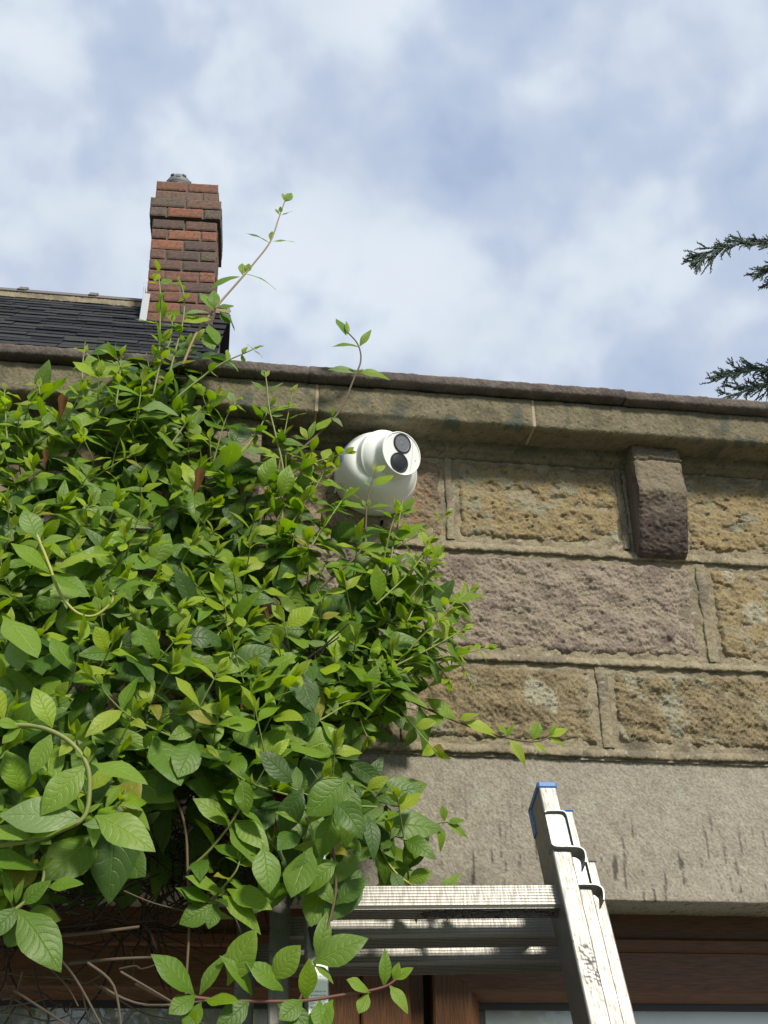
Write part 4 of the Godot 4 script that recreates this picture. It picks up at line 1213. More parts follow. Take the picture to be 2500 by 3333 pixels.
	# the long hanging stem in front of the ladder
	stem(curve_pts([Vector3(0.081, 1.867, 0.320), Vector3(0.085, 1.830, 0.320), Vector3(0.087, 1.799, 0.320), Vector3(0.079, 1.764, 0.320), Vector3(0.068, 1.732, 0.320), Vector3(0.056, 1.705, 0.320), Vector3(0.048, 1.680, 0.320)]), 0.0016, 0.0012, M.brown_stem)
	hero(Vector3(0.086, 1.788, 0.320), Vector3(0.059, 1.823, 0.330), 1, 8)
	hero(Vector3(0.087, 1.788, 0.320), Vector3(0.116, 1.816, 0.330), 0, 7)
	hero(Vector3(0.115, 1.825, 0.300), Vector3(0.081, 1.776, 0.330), 0, 7)
	hero(Vector3(0.066, 1.734, 0.320), Vector3(0.114, 1.758, 0.340), 0, 8)
	hero(Vector3(0.070, 1.738, 0.320), Vector3(0.081, 1.780, 0.330), 1, 8)
	hero(Vector3(0.068, 1.732, 0.320), Vector3(0.088, 1.721, 0.330), 1, 8)
	hero(Vector3(0.076, 1.815, 0.300), Vector3(0.063, 1.772, 0.320), 2, 8)
	hero(Vector3(0.091, 1.815, 0.300), Vector3(0.096, 1.787, 0.310), 0, 9)
	for k in 16:
		var b := Vector3(0.068, 1.855, 0.330) + Vector3(rng.randf_range(-0.075, 0.06), rng.randf_range(-0.035, 0.075), rng.randf_range(-0.03, 0.02))
		add_leaf(b, Vector3(rng.randfn() * 0.7, -0.6 + rng.randfn() * 0.4, rng.randf_range(0.0, 0.4)), (Vector3(0.1, 0.5, 0.85) + rand_dir() * 0.5).normalized(), rng.randf_range(0.045, 0.062), [0, 1, 2, 4][k % 4], [7, 8, 6, 9, 4][k % 5])
	# the low spray across the ladder's stile
	stem(curve_pts([Vector3(-0.062, 1.704, 0.340), Vector3(-0.023, 1.700, 0.340), Vector3(0.016, 1.699, 0.340), Vector3(0.059, 1.700, 0.340), Vector3(0.094, 1.705, 0.340), Vector3(0.116, 1.708, 0.340), Vector3(0.136, 1.713, 0.340), Vector3(0.147, 1.720, 0.340)]), 0.0019, 0.0011, M.red_stem)
	hero(Vector3(-0.015, 1.712, 0.340), Vector3(0.003, 1.759, 0.360), 2, 5)
	hero(Vector3(0.009, 1.704, 0.340), Vector3(-0.013, 1.740, 0.360), 1, 4)
	hero(Vector3(0.026, 1.716, 0.340), Vector3(0.048, 1.745, 0.360), 2, 5)
	hero(Vector3(0.038, 1.708, 0.340), Vector3(0.008, 1.734, 0.360), 0, 4)
	hero(Vector3(0.059, 1.700, 0.340), Vector3(0.063, 1.731, 0.360), 0, 3)
	hero(Vector3(0.057, 1.701, 0.340), Vector3(0.037, 1.686, 0.360), 2, 6)
	hero(Vector3(0.072, 1.701, 0.340), Vector3(0.076, 1.675, 0.360), 2, 4)
	hero(Vector3(0.085, 1.701, 0.340), Vector3(0.062, 1.673, 0.360), 2, 4)
	hero(Vector3(0.121, 1.707, 0.340), Vector3(0.100, 1.720, 0.350), 2, 5)
	hero(Vector3(0.119, 1.707, 0.340), Vector3(0.109, 1.691, 0.350), 2, 5)
	hero(Vector3(0.134, 1.713, 0.340), Vector3(0.136, 1.744, 0.350), 1, 4)
	hero(Vector3(0.139, 1.714, 0.340), Vector3(0.158, 1.693, 0.350), 0, 5)
	hero(Vector3(0.144, 1.718, 0.340), Vector3(0.160, 1.731, 0.345), 0, 3)
	hero(Vector3(0.143, 1.718, 0.340), Vector3(0.148, 1.733, 0.345), 0, 3)
	hero(Vector3(0.007, 1.700, 0.340), Vector3(-0.021, 1.676, 0.360), 0, 7)
	hero(Vector3(0.033, 1.698, 0.340), Vector3(0.072, 1.673, 0.360), 1, 7)
	hero(Vector3(-0.045, 1.704, 0.340), Vector3(-0.079, 1.741, 0.360), 0, 6)
	hero(Vector3(-0.043, 1.704, 0.340), Vector3(-0.064, 1.691, 0.360), 2, 6)
	hero(Vector3(-0.040, 1.704, 0.340), Vector3(-0.020, 1.743, 0.350), 3, 8)
	hero(Vector3(-0.036, 1.700, 0.340), Vector3(-0.006, 1.703, 0.360), 2, 3)
	hero(Vector3(-0.038, 1.698, 0.340), Vector3(-0.050, 1.678, 0.360), 2, 6)
	hero(Vector3(-0.050, 1.669, 0.340), Vector3(-0.043, 1.689, 0.360), 2, 0)
	# tufts in the middle, hanging in the dark hollow
	spray([Vector3(-0.064, 1.821, 0.300), Vector3(-0.044, 1.838, 0.310), Vector3(-0.026, 1.860, 0.320), Vector3(-0.014, 1.879, 0.330), Vector3(-0.008, 1.898, 0.330)], 0.0016, G, 0.15, 5, 0.046, 0.030, [6, 4, 3])
	hero(Vector3(-0.020, 1.869, 0.320), Vector3(0.017, 1.843, 0.340), 0, 5)
	hero(Vector3(-0.024, 1.860, 0.320), Vector3(0.009, 1.830, 0.340), 0, 8)
	hero(Vector3(-0.022, 1.862, 0.320), Vector3(-0.056, 1.889, 0.340), 0, 5)
	spray([Vector3(-0.052, 1.768, 0.300), Vector3(-0.039, 1.785, 0.310), Vector3(-0.027, 1.801, 0.320), Vector3(-0.014, 1.817, 0.330), Vector3(-0.010, 1.833, 0.330)], 0.0016, G, 0.15, 4, 0.046, 0.028, [6, 4, 3])
	hero(Vector3(-0.022, 1.801, 0.320), Vector3(0.022, 1.788, 0.340), 0, 3)
	hero(Vector3(-0.026, 1.795, 0.320), Vector3(0.015, 1.768, 0.340), 1, 3)
	hero(Vector3(-0.026, 1.797, 0.320), Vector3(-0.057, 1.815, 0.340), 0, 5)
	hero(Vector3(-0.035, 1.788, 0.320), Vector3(-0.063, 1.803, 0.330), 2, 6)
	hero(Vector3(-0.030, 1.788, 0.320), Vector3(-0.037, 1.765, 0.330), 2, 6)
	hero(Vector3(-0.032, 1.786, 0.320), Vector3(-0.064, 1.769, 0.330), 2, 6)


func build_twigs() -> void:
	# dead cut twigs in the hollow
	for k in 46:
		var a := Vector3(rng.randf_range(-0.33, -0.10), rng.randf_range(1.69, 1.86), rng.randf_range(0.05, 0.28))
		if rng.randf() < 0.4:
			a.x = rng.randf_range(-0.36, -0.22)
		var d := (Vector3(rng.randf_range(-0.2, 1.0), rng.randf_range(-0.9, 0.25), rng.randf_range(-0.3, 0.6))).normalized()
		var L := rng.randf_range(0.04, 0.11)
		var p := curve_pts([a, a + d * L * 0.4 + rand_dir() * 0.006, a + d * L * 0.75 + rand_dir() * 0.006, a + d * L + rand_dir() * 0.006], 3)
		var mb := MB.new()
		mb.tube(p, rng.randf_range(0.0009, 0.0016), 0.0008, 6)
		part("twig", mb, [M.bark, M.brown_stem, M.dry_twig][k % 3], bush)
	# thatch of old dead stems under the plant
	var th := MB.new()
	for k in 900:
		var a := Vector3(rng.randf_range(-0.50, 0.07), rng.randf_range(1.77, 2.02), rng.randf_range(0.0, 0.22))
		a.y += 0.10 * smoothstep(-0.15, 0.05, a.x)
		var d := Vector3(rng.randfn() * 0.8, rng.randfn() * 0.6 - 0.25, rng.randfn() * 0.4 + 0.1).normalized()
		var L := rng.randf_range(0.04, 0.12)
		th.tube(PackedVector3Array([a, a + d * L * 0.5 + rand_dir() * 0.008, a + d * L]), rng.randf_range(0.0010, 0.0020), 0.0008, 5)
	var tp := part("dead_stems", th, M.dark_twig, bush)
	tp.set_meta("kind", "stuff")
	for c in [[Vector3(-0.237, 1.757, 0.260), Vector3(-0.154, 1.764, 0.270), Vector3(-0.109, 1.770, 0.270), 0.0040], [Vector3(-0.175, 1.736, 0.260), Vector3(-0.124, 1.740, 0.270), Vector3(-0.078, 1.742, 0.270), 0.0034], [Vector3(-0.193, 1.750, 0.300), Vector3(-0.162, 1.721, 0.300), Vector3(-0.129, 1.676, 0.300), 0.0026], [Vector3(-0.150, 1.733, 0.310), Vector3(-0.123, 1.713, 0.310), Vector3(-0.110, 1.671, 0.310), 0.0028], [Vector3(-0.137, 1.713, 0.300), Vector3(-0.090, 1.697, 0.300), Vector3(-0.012, 1.704, 0.300), 0.0026], [Vector3(-0.119, 1.726, 0.300), Vector3(-0.087, 1.710, 0.300), Vector3(-0.036, 1.684, 0.300), 0.0024], [Vector3(-0.213, 1.708, 0.320), Vector3(-0.176, 1.688, 0.320), Vector3(-0.139, 1.667, 0.320), 0.0026], [Vector3(-0.053, 1.826, 0.270), Vector3(-0.042, 1.803, 0.270), Vector3(-0.075, 1.770, 0.280), 0.0018], [Vector3(-0.127, 1.803, 0.280), Vector3(-0.097, 1.792, 0.280), Vector3(-0.061, 1.784, 0.280), 0.0016], [Vector3(-0.028, 1.805, 0.260), Vector3(-0.011, 1.778, 0.260), Vector3(-0.001, 1.755, 0.270), 0.0020]]:
		var mb := MB.new()
		mb.tube(curve_pts([c[0], c[1], c[2]], 5), c[3] * 0.5, c[3] * 0.38, 7)
		part("twig", mb, M.dry_twig, bush)
	# the thin red-brown stem that drops through the hollow
	stem(curve_pts([Vector3(-0.096, 1.910, 0.300), Vector3(-0.078, 1.884, 0.310), Vector3(-0.068, 1.856, 0.310), Vector3(-0.063, 1.820, 0.310), Vector3(-0.057, 1.772, 0.310), Vector3(-0.055, 1.721, 0.310), Vector3(-0.053, 1.674, 0.310)]), 0.0015, 0.0013, M.brown_stem)
	# bent dry stalk on the wall left of the camera
	stem(curve_pts([Vector3(0.008, 2.398, 0.050), Vector3(0.035, 2.422, 0.040), Vector3(0.052, 2.443, 0.035), Vector3(0.072, 2.438, 0.025), Vector3(0.085, 2.417, 0.018)]), 0.0011, 0.0007, M.dry_twig)
	# withered brown leaves caught in the foliage
	for c in [[Vector3(0.025, 1.923, 0.260), Vector3(0.028, 1.869, 0.280)], [Vector3(-0.100, 2.346, 0.220), Vector3(-0.098, 2.300, 0.240)], [Vector3(-0.288, 2.436, 0.240), Vector3(-0.282, 2.393, 0.250)], [Vector3(-0.009, 2.150, 0.220), Vector3(0.006, 2.130, 0.240)], [Vector3(-0.303, 2.359, 0.220), Vector3(-0.295, 2.333, 0.230)], [Vector3(-0.024, 2.037, 0.250), Vector3(-0.019, 2.006, 0.260)]]:
		var mb := make_leaf(0.14, 0.8, 3.0, 1.3, 0.25, 0.6)
		var d: Vector3 = c[1] - c[0]
		var y := d.normalized()
		var x := y.cross(Vector3(0.3, 0.2, 0.9)).normalized()
		var L := d.length()
		part("withered_leaf", mb, M.dead_leaf, bush, "curled brown dead leaf", Transform3D(Basis(x * L, y * L, x.cross(y) * L), c[0]))


# the 300 leaves that show largest are parts of their own; the rest are one mass
func commit_leaves(shapes: Array) -> void:
	for s in shapes:
		leaf_mesh.append(s.mesh())
	var C := Vector3(0.0, 1.65, 1.40)
	var fw := Vector3(sin(deg_to_rad(7.2)) * cos(deg_to_rad(28.5)), sin(deg_to_rad(28.5)), -cos(deg_to_rad(7.2)) * cos(deg_to_rad(28.5)))
	var rt := fw.cross(Vector3.UP).normalized()
	var up := rt.cross(fw)
	var nearest := {}
	var spots := []
	for k in leaves.size():
		var t: Transform3D = leaves[k][0]
		var mine := []
		for a in 7:
			for b in 3:
				var p: Vector3 = t * Vector3((b - 1) * 0.16, 0.1 + a * 0.13, 0.0)
				var d := p - C
				var w := d.dot(fw)
				var key := Vector2i(int(floor(d.dot(rt) / w * 180.0)), int(floor(d.dot(up) / w * 180.0)))
				if absi(key.x) > 70 or absi(key.y) > 92:
					continue
				mine.append([key, w])
				if not nearest.has(key) or nearest[key] > w:
					nearest[key] = w
		spots.append(mine)
	var order := []
	for k in leaves.size():
		var seen_ := {}
		for m in spots[k]:
			if m[1] <= nearest[m[0]] + 0.002:
				seen_[m[0]] = true
		order.append([seen_.size(), k])
	order.sort_custom(func(a, b): return a[0] > b[0] or (a[0] == b[0] and a[1] < b[1]))
	var mats := []
	for k in TONES:
		var m: StandardMaterial3D = M.leaf.duplicate()
		m.albedo_color = tone_colour(k).linear_to_srgb()
		mats.append(m)
	for q in order.size():
		var l: Array = leaves[order[q][1]]
		if q < 296:
			var o := MeshInstance3D.new()
			o.name = numbered("leaf", bush)
			o.mesh = leaf_mesh[l[1]]
			o.material_override = mats[l[2]]
			o.transform = l[0]
			bush.add_child(o, true)
			continue
		var src: MB = shapes[l[1]]
		var t: Transform3D = l[0]
		var first := bulk.v.size()
		bulk.v.append_array(t * src.v)
		bulk.n.append_array(Transform3D(t.basis.orthonormalized(), Vector3.ZERO) * src.n)
		bulk.uv.append_array(src.uv)
		var cc := tone_colour(l[2])
		var k2 := 0.85 + 0.3 * fposmod(order[q][1] * 0.618, 1.0)
		cc = Color(cc.r * k2, cc.g * k2, cc.b * k2)
		var cols := PackedColorArray()
		cols.resize(src.v.size())
		cols.fill(cc)
		bulk.c.append_array(cols)
		for e in src.i:
			bulk.i.append(first + e)
	var m2: StandardMaterial3D = M.leaf.duplicate()
	m2.albedo_color = Color.WHITE
	m2.vertex_color_use_as_albedo = true
	var rest := part("foliage", bulk, m2, bush)
	rest.set_meta("kind", "stuff")
	print("leaves ", leaves.size())


# ---------------------------------------------------------------- house behind
func build_house() -> void:
	var h := thing("house", "brick house behind the wall with a dark slate roof and chimney", "house", Vector3.ZERO)
	h.rotation.y = 0.0
	# chimney: front face on z = -3.77
	var ch := Node3D.new()
	ch.name = "chimney"
	h.add_child(ch)
	# the old stack leans a little
	ch.transform = Transform3D(Basis(Vector3.BACK, 0.045), Vector3(-0.66, 5.7, 0)) * Transform3D(Basis(), Vector3(0.66, -5.7, 0))
	var zf := -3.77
	var x0 := -0.872
	var wd := 0.436
	var course := 0.0885
	var top := 6.98
	var jt := 0.0105
	var core := MB.new()
	core.box(Vector3(wd - 0.020, 1.57, 0.424), Transform3D(Basis(), Vector3(x0 + wd / 2, top - 0.80, zf - 0.224)))
	part("mortar", core, M.brick_mortar, ch)
	core = MB.new()
	core.box(Vector3(wd + 0.032, course * 2 - 0.012, 0.466), Transform3D(Basis(), Vector3(x0 + wd / 2 - 0.001, top - course * 3.0, zf - 0.224)))
	part("mortar", core, M.brick_mortar, ch)
	var cols := [Color(0.160, 0.076, 0.052), Color(0.200, 0.088, 0.056), Color(0.125, 0.073, 0.058), Color(0.088, 0.062, 0.055), Color(0.100, 0.081, 0.066), Color(0.130, 0.084, 0.066), Color(0.225, 0.100, 0.060)]
	# per row: kind of bond and the bricks' colours from left to right
	var rows := [["ss", [0, 0]], ["hsh", [5, 5, 5]], ["ss", [4, 5]], ["hsh", [4, 1, 4]], ["ss", [3, 2]], ["hsh", [2, 6, 1]], ["ss", [6, 3]], ["hsh", [2, 3, 4]], ["ss", [2, 3]], ["hsh", [0, 0, 1]], ["ss", [0, 3]], ["hsh", [0, 0, 2]], ["ss", [1, 2]], ["hsh", [0, 2, 3]], ["ss", [0, 1]], ["hsh", [2, 0, 0]], ["ss", [3, 0]], ["hsh", [0, 1, 2]], ["ss", [0, 0]]]
	var made := {}
	for r in rows.size():
		var grow := 0.0
		if r == 2 or r == 3:
			grow = 0.023
		elif r < 2:
			grow = -0.004
		var y := top - course * (r + 0.5)
		var xa := x0 - grow
		var W := wd + grow * 2.0
		var lens := [0.5, 0.5] if rows[r][0] == "ss" else [0.25, 0.5, 0.25]
		for face in 2:
			# front bricks, then the right-hand and left-hand returns
			var at := 0.0
			for k in lens.size():
				var L: float = W * lens[k] - jt
				var ci: int = rows[r][1][k] if face == 0 else rows[r][1][(k + 1) % lens.size()]
				var key := "%d_%d_%d" % [int(L * 2000), ci, (r + k) % 3]
				if not made.has(key):
					made[key] = brick_mesh(Vector3(L, course - jt, 0.10), cols[ci], r * 3.0 + k)
				var cx: float = xa + (at + lens[k] * 0.5) * W
				if face == 0:
					part("brick", made[key], M.brick, ch, "", Transform3D(Basis(Vector3.BACK, rng.randf_range(-0.006, 0.006)), Vector3(cx, y + rng.randf_range(-0.002, 0.002), zf - 0.05 + grow + rng.randf_range(-0.002, 0.003))))
				elif r < 13:
					for s in [-1.0, 1.0]:
						part("brick", made[key], M.brick, ch, "", Transform3D(Basis(Vector3.UP, s * PI / 2), Vector3(x0 + wd / 2 + s * (W / 2 - 0.052), y, zf - 0.224 + ((at + lens[k] * 0.5) - 0.5) * (W - 0.2))))
				at += lens[k]
	# metal cowl on the flue
	var cw := MB.new()
	var at2 := Transform3D(Basis(Vector3.RIGHT, -PI / 2), Vector3(-0.735, 6.97, -3.99))
	cw.lathe([Vector2(0.0, 0.075), Vector2(0.16, 0.075), Vector2(0.165, 0.086), Vector2(0.185, 0.088), Vector2(0.215, 0.082), Vector2(0.245, 0.065), Vector2(0.262, 0.040), Vector2(0.270, 0.001)], 28, at2)
	var cowl := part("cowl", cw, M.cowl_metal, ch)
	for k in 12:
		var a := TAU * k / 12.0
		var sl := MB.new()
		sl.box(Vector3(0.030, 0.020, 0.006), Transform3D(Basis(Vector3.UP, a), Vector3(-0.735, 6.97, -3.99) + Vector3(sin(a) * 0.084, 0.195 + 0.026 * (k % 2), cos(a) * 0.084)), 0.003)
		part("cowl_slot", sl, M.black, ch)
	# roof: ridge at z = -4.13, pitched at 50 degrees towards the viewer
	var rf := Node3D.new()
	rf.name = "roof"
	h.add_child(rf)
	var ridge := Vector3(0, 6.140, -4.13)
	var pitch := deg_to_rad(50.0)
	var down := Vector3(0, -sin(pitch), cos(pitch))
	var nrm := Vector3(0, cos(pitch), sin(pitch))
	var right := -0.36
	var deck := MB.new()
	deck.flat_poly([ridge + Vector3(-4.5, 0, 0), ridge + Vector3(right - 0.02, 0, 0), ridge + Vector3(right - 0.02, 0, 0) + down * 2.5, ridge + Vector3(-4.5, 0, 0) + down * 2.5], nrm)
	var down2 := Vector3(0, -sin(pitch), -cos(pitch))
	deck.flat_poly([ridge + Vector3(-4.5, 0, 0), ridge + Vector3(right, 0, 0), ridge + Vector3(right, 0, 0) + down2 * 2.5, ridge + Vector3(-4.5, 0, 0) + down2 * 2.5], Vector3(0, 1, -1))
	part("roof_deck", deck, M.slate_dark, rf)
	var sl_mesh := []
	for k in 5:
		var mb := MB.new()
		var L := 0.175 + 0.012 * k
		mb.sheet(6, 5, func(a: int, b: int) -> Array:
			var x := lerpf(-0.5, 0.5, a / 5.0) * L
			var s := lerpf(0.0, 0.20, b / 4.0)
			var ragged := 0.004 * fn("n60", x * 3.0, k * 2.0) if b == 4 else 0.0
			return [Vector3(x, s + ragged, 0.002 * fn("n20", x * 2.0, s * 2.0, k)), Color.WHITE], Vector3(0, 0, 1))
		# the thick lower edge that shows
		mb.box(Vector3(L - 0.003, 0.004, 0.010), Transform3D(Basis(), Vector3(0, 0.198, -0.0045)), 0.001)
		mb.box(Vector3(0.003, 0.19, 0.008), Transform3D(Basis(), Vector3(L * 0.5 - 0.002, 0.1, -0.0045)))
		sl_mesh.append(mb.mesh())
	var slope := Basis(Vector3.LEFT, down, Vector3.LEFT.cross(down))
	var gauge := 0.082
	var extra := MB.new()
	for r in 23:
		var x := right - 0.09 * (r % 2)
		var k := 0
		while x > -2.3:
			var v := (r * 3 + k * 2 + int(rng.randf() * 2.0)) % 5
			var L := 0.175 + 0.012 * v
			var p := ridge + Vector3(x - L * 0.5, 0, 0) + down * (gauge * r - 0.06 + rng.randf_range(-0.008, 0.008)) + nrm * (0.016 + rng.randf_range(0.0, 0.006))
			var b := slope * Basis(Vector3.RIGHT, 0.065) * Basis(Vector3.BACK, rng.randf_range(-0.015, 0.015))
			part("slate", sl_mesh[v], [M.slate, M.slate_dark, M.slate_moss][(r * 5 + k * 3) % 3 if rng.randf() < 0.8 else 2], rf, "", Transform3D(b, p))
			x -= L + 0.003
			k += 1
	# ridge tiles with mortar under them
	var rt_ := 0
	var xx := right - 0.02
	while xx > -2.4:
		var mb := MB.new()
		var L := 0.46
		for s in [1.0, -1.0]:
			mb.box(Vector3(L, 0.012, 0.13), Transform3D(Basis(Vector3.RIGHT, s * deg_to_rad(43.0)), Vector3(xx - L / 2, 6.158, -4.13 + s * 0.052)), 0.003)
		mb.tube(PackedVector3Array([Vector3(xx, 6.193, -4.13), Vector3(xx - L, 6.193, -4.13)]), 0.020, 0.020, 10)
		mb.box(Vector3(0.05, 0.012, 0.12), Transform3D(Basis(Vector3.RIGHT, deg_to_rad(43.0)), Vector3(xx - L + 0.02, 6.183, -4.13 + 0.045)), 0.004)
		mb.tube(PackedVector3Array([Vector3(xx - L + 0.045, 6.207, -4.13), Vector3(xx - L - 0.01, 6.207, -4.13)]), 0.024, 0.024, 10)
		part("ridge_tile", mb, M.ridge, rf)
		xx -= L
	var mo := MB.new()
	mo.sheet(160, 5, func(a: int, b: int) -> Array:
		var x := lerpf(-2.4, right, a / 159.0)
		var v := b / 4.0
		var p := ridge + down * lerpf(0.055, 0.135 + 0.014 * fn("n20", x, 1.0), v) + nrm * (0.058 - 0.030 * v * v + 0.006 * fn("n60", x, v))
		return [Vector3(x, p.y, p.z), stone_colour("mortar", x * 0.3, v * 0.1, 0.0, 2.0)], nrm)
	part("ridge_mortar", mo, M.stone, rf)
	# lead flashing against the chimney
	var fl := MB.new()
	fl.box(Vector3(0.012, 0.34, 0.20), Transform3D(Basis(), Vector3(x0 - 0.010, 5.86, zf - 0.09)), 0.003)
	fl.box(Vector3(0.045, 0.33, 0.006), Transform3D(Basis(Vector3.BACK, -0.05), Vector3(x0 + 0.000, 5.80, zf + 0.014)), 0.002)
	fl.box(Vector3(wd + 0.06, 0.035, 0.008), Transform3D(Basis(Vector3.RIGHT, -0.5), Vector3(x0 + wd / 2, 5.69, zf + 0.012)), 0.002)
	part("flashing", fl, M.lead, ch)
	# walls below the eaves
	var wl := MB.new()
	wl.box(Vector3(3.9, 4.2, 3.0), Transform3D(Basis(), Vector3(-2.45, 2.1, -4.13)))
	part("house_wall", wl, M.brick_mortar, h)
	wl = MB.new()
	for zz in [-1.0, 1.0]:
		pass
	wl.flat_poly([Vector3(right - 0.06, 4.2, -2.55), Vector3(right - 0.06, 6.09, -4.13), Vector3(right - 0.06, 4.2, -5.71)], Vector3(1, 0, 0))
	part("gable", wl, M.brick_mortar, h)


func brick_mesh(size: Vector3, col: Color, s: float) -> ArrayMesh:
	var mb := MB.new()
	mb.sheet(26, 10, func(a: int, b: int) -> Array:
		var x := (a / 25.0 - 0.5) * size.x
		var y := (b / 9.0 - 0.5) * size.y
		var e := minf(size.x * 0.5 - absf(x), size.y * 0.5 - absf(y))
		var edge := smoothstep(0.0, 0.007, e + 0.004 * fn("n40", x * 2.0, y * 2.0, s))
		var z := size.z * 0.5 - 0.005 * (1.0 - edge) + 0.003 * fn("n40", x, y, s + 3.0)
		var k := fn("n20", x * 1.6, y * 2.2, s)
		var c := col.lerp(Color(0.065, 0.055, 0.052), smoothstep(0.0, 0.5, k + 0.5 * fn("n60", x, y, s)) * 0.8)
		c = c.lerp(Color(0.34, 0.13, 0.06), smoothstep(0.12, 0.45, -k) * 0.2)
		return [Vector3(x, y, z), c])
	mb.box(size - Vector3(0.003, 0.003, 0.014), Transform3D(Basis(), Vector3(0, 0, -0.007)), 0.003, col)
	return mb.mesh()


# ---------------------------------------------------------------- conifer
func conifer_spray(a: Vector3, b: Vector3, up: Vector3, s: int, mb: MB) -> void:
	rng.seed = s
	var dir := (b - a).normalized()
	var L := a.distance_to(b)
	var side := dir.cross(Vector3(0.25, 0.25, 0.93)).normalized()
	var main := PackedVector3Array()
	for k in 13:
		var t := k / 12.0
		main.append(a.lerp(b, t) + up * 0.10 * L * (4.0 * t * (1.0 - t)) + side * 0.004 * rng.randfn())
	mb.tube(main, 0.007, 0.0035, 6)
	var n := int(L / 0.016)
	for k in n:
		var t := float(k) / n
		var p := main[int(t * 12.0)].lerp(main[mini(int(t * 12.0) + 1, 12)], t * 12.0 - int(t * 12.0))
		for sgn in [-1.0, 1.0]:
			if rng.randf() < 0.22 + 0.3 * smoothstep(0.75, 1.0, t):
				continue
			var d: Vector3 = (dir * rng.randf_range(0.9, 1.3) + side * sgn * rng.randf_range(0.35, 0.75) + Vector3(rng.randfn(), rng.randfn(), rng.randfn()) * 0.28).normalized()
			twiglet(p, d, rng.randf_range(0.06, 0.15) * (1.0 - 0.6 * t) + 0.018, mb, true)
	twiglet(main[12], dir, 0.035, mb, false)


func twiglet(p: Vector3, d: Vector3, L: float, mb: MB, fork: bool) -> void:
	var n := maxi(3, int(L / 0.009))
	var pts := PackedVector3Array()
	for k in n + 1:
		pts.append(p + d * L * k / n + Vector3(rng.randfn(), rng.randfn(), rng.randfn()) * 0.0012 - Vector3(0, 0.12 * L * pow(float(k) / n, 2.0), 0))
	mb.tube(pts, 0.0036, 0.0020, 5, Color.WHITE, true, 0.5)
	# scale leaves standing off the twig
	for k in range(1, n + 1):
		for q in 2:
			var o := (d.cross(Vector3(rng.randfn(), rng.randfn(), rng.randfn())).normalized() * 0.8 + d * 0.9).normalized()
			mb.tube(PackedVector3Array([pts[k], pts[k] + o * 0.010]), 0.0024, 0.0007, 4)
	if fork and L > 0.045:
		for q in 3:
			var o := (d + Vector3(rng.randfn(), rng.randfn(), rng.randfn()) * 0.45).normalized()
			twiglet(p + d * L * rng.randf_range(0.25, 0.7), o, L * 0.5, mb, false)


func build_conifer() -> void:
	var t := thing("conifer_tree", "dark green conifer whose branch tips reach in from the right", "tree", Vector3(3.6, 0, -2.6))
	var inv := Transform3D(Basis(), Vector3(-3.6, 0, 2.6))
	var mb := MB.new()
	mb.tube(curve_pts([Vector3(0, 0, 0), Vector3(0.03, 2.5, 0.02), Vector3(-0.02, 5.0, 0), Vector3(0.0, 8.0, 0.0)], 5), 0.16, 0.04, 12)
	part("trunk", mb, M.bark, t)
	var list := [[Vector3(2.62, 5.12, -2.05), Vector3(2.13, 5.185, -2.13), 3], [Vector3(2.13, 5.185, -2.13), Vector3(2.005, 5.125, -2.18), 4], [Vector3(2.62, 5.06, -2.0), Vector3(2.29, 5.02, -2.12), 5], [Vector3(2.70, 4.98, -2.02), Vector3(2.34, 4.955, -2.12), 6], [Vector3(2.75, 4.63, -2.35), Vector3(2.10, 4.590, -2.45), 7], [Vector3(2.75, 4.54, -2.35), Vector3(2.14, 4.50, -2.47), 8]]
	for k in list.size():
		var br := MB.new()
		conifer_spray(list[k][0], list[k][1], Vector3.UP if k != 1 else Vector3(0, 0.5, 0), 100 + k, br)
		# limb back to the trunk
		if k != 1:
			br.tube(PackedVector3Array([list[k][0], list[k][0].lerp(Vector3(3.6, list[k][0].y - 0.25, -2.6), 0.5) + Vector3(0, 0.03, 0), Vector3(3.6, list[k][0].y - 0.25, -2.6)]), 0.008, 0.022, 6)
		part("branch", br, M.needles, t, "", inv)


# ---------------------------------------------------------------- garden trees that the window reflects
func build_garden_trees() -> void:
	var lf := make_leaf(0.30, 0.9, 4.0, 0.1, 0.2, 0.05).mesh()
	for k in 4:
		var at := Vector3(-7.5 + k * 3.6, 0, 13.0 + (k % 2) * 1.6)
		var t := thing("garden_tree", "leafy garden tree across the lawn, mirrored dimly in the window panes", "tree", at, "garden trees mirrored in the panes")
		var mb := MB.new()
		mb.tube(PackedVector3Array([Vector3.ZERO, Vector3(0.05, 1.2, 0), Vector3(0, 2.8, 0.05), Vector3(0.1, 3.6, 0)]), 0.16, 0.05, 9)
		for b in 7:
			var a := TAU * b / 7.0
			mb.tube(PackedVector3Array([Vector3(0, 1.5 + 0.2 * b, 0), Vector3(cos(a) * 0.6, 2.1 + 0.22 * b, sin(a) * 0.6), Vector3(cos(a) * 1.2, 2.5 + 0.22 * b, sin(a) * 1.2)]), 0.06, 0.015, 6)
		part("trunk", mb, M.bark, t)
		var clumps := []
		for c in 34:
			var d := rand_dir()
			clumps.append(Vector3(0, 2.9, 0) + Vector3(d.x * 1.5, d.y * 1.5, d.z * 1.4) * rng.randf_range(0.5, 1.0))
		var mm := MultiMesh.new()
		mm.transform_format = MultiMesh.TRANSFORM_3D
		mm.mesh = lf
		mm.instance_count = 3200
		for q in 3200:
			var p: Vector3 = clumps[q % clumps.size()] + rand_dir() * 0.45 * pow(rng.randf(), 0.4)
			mm.set_instance_transform(q, Transform3D(Basis(rand_dir(), rng.randf() * TAU) * Basis(Vector3.UP, rng.randf() * TAU).scaled(Vector3.ONE * rng.randf_range(0.11, 0.17)), p))
		var o := MultiMeshInstance3D.new()
		o.name = "crown"
		o.multimesh = mm
		o.material_override = M.tree_leaf
		o.set_meta("kind", "stuff")
		t.add_child(o)


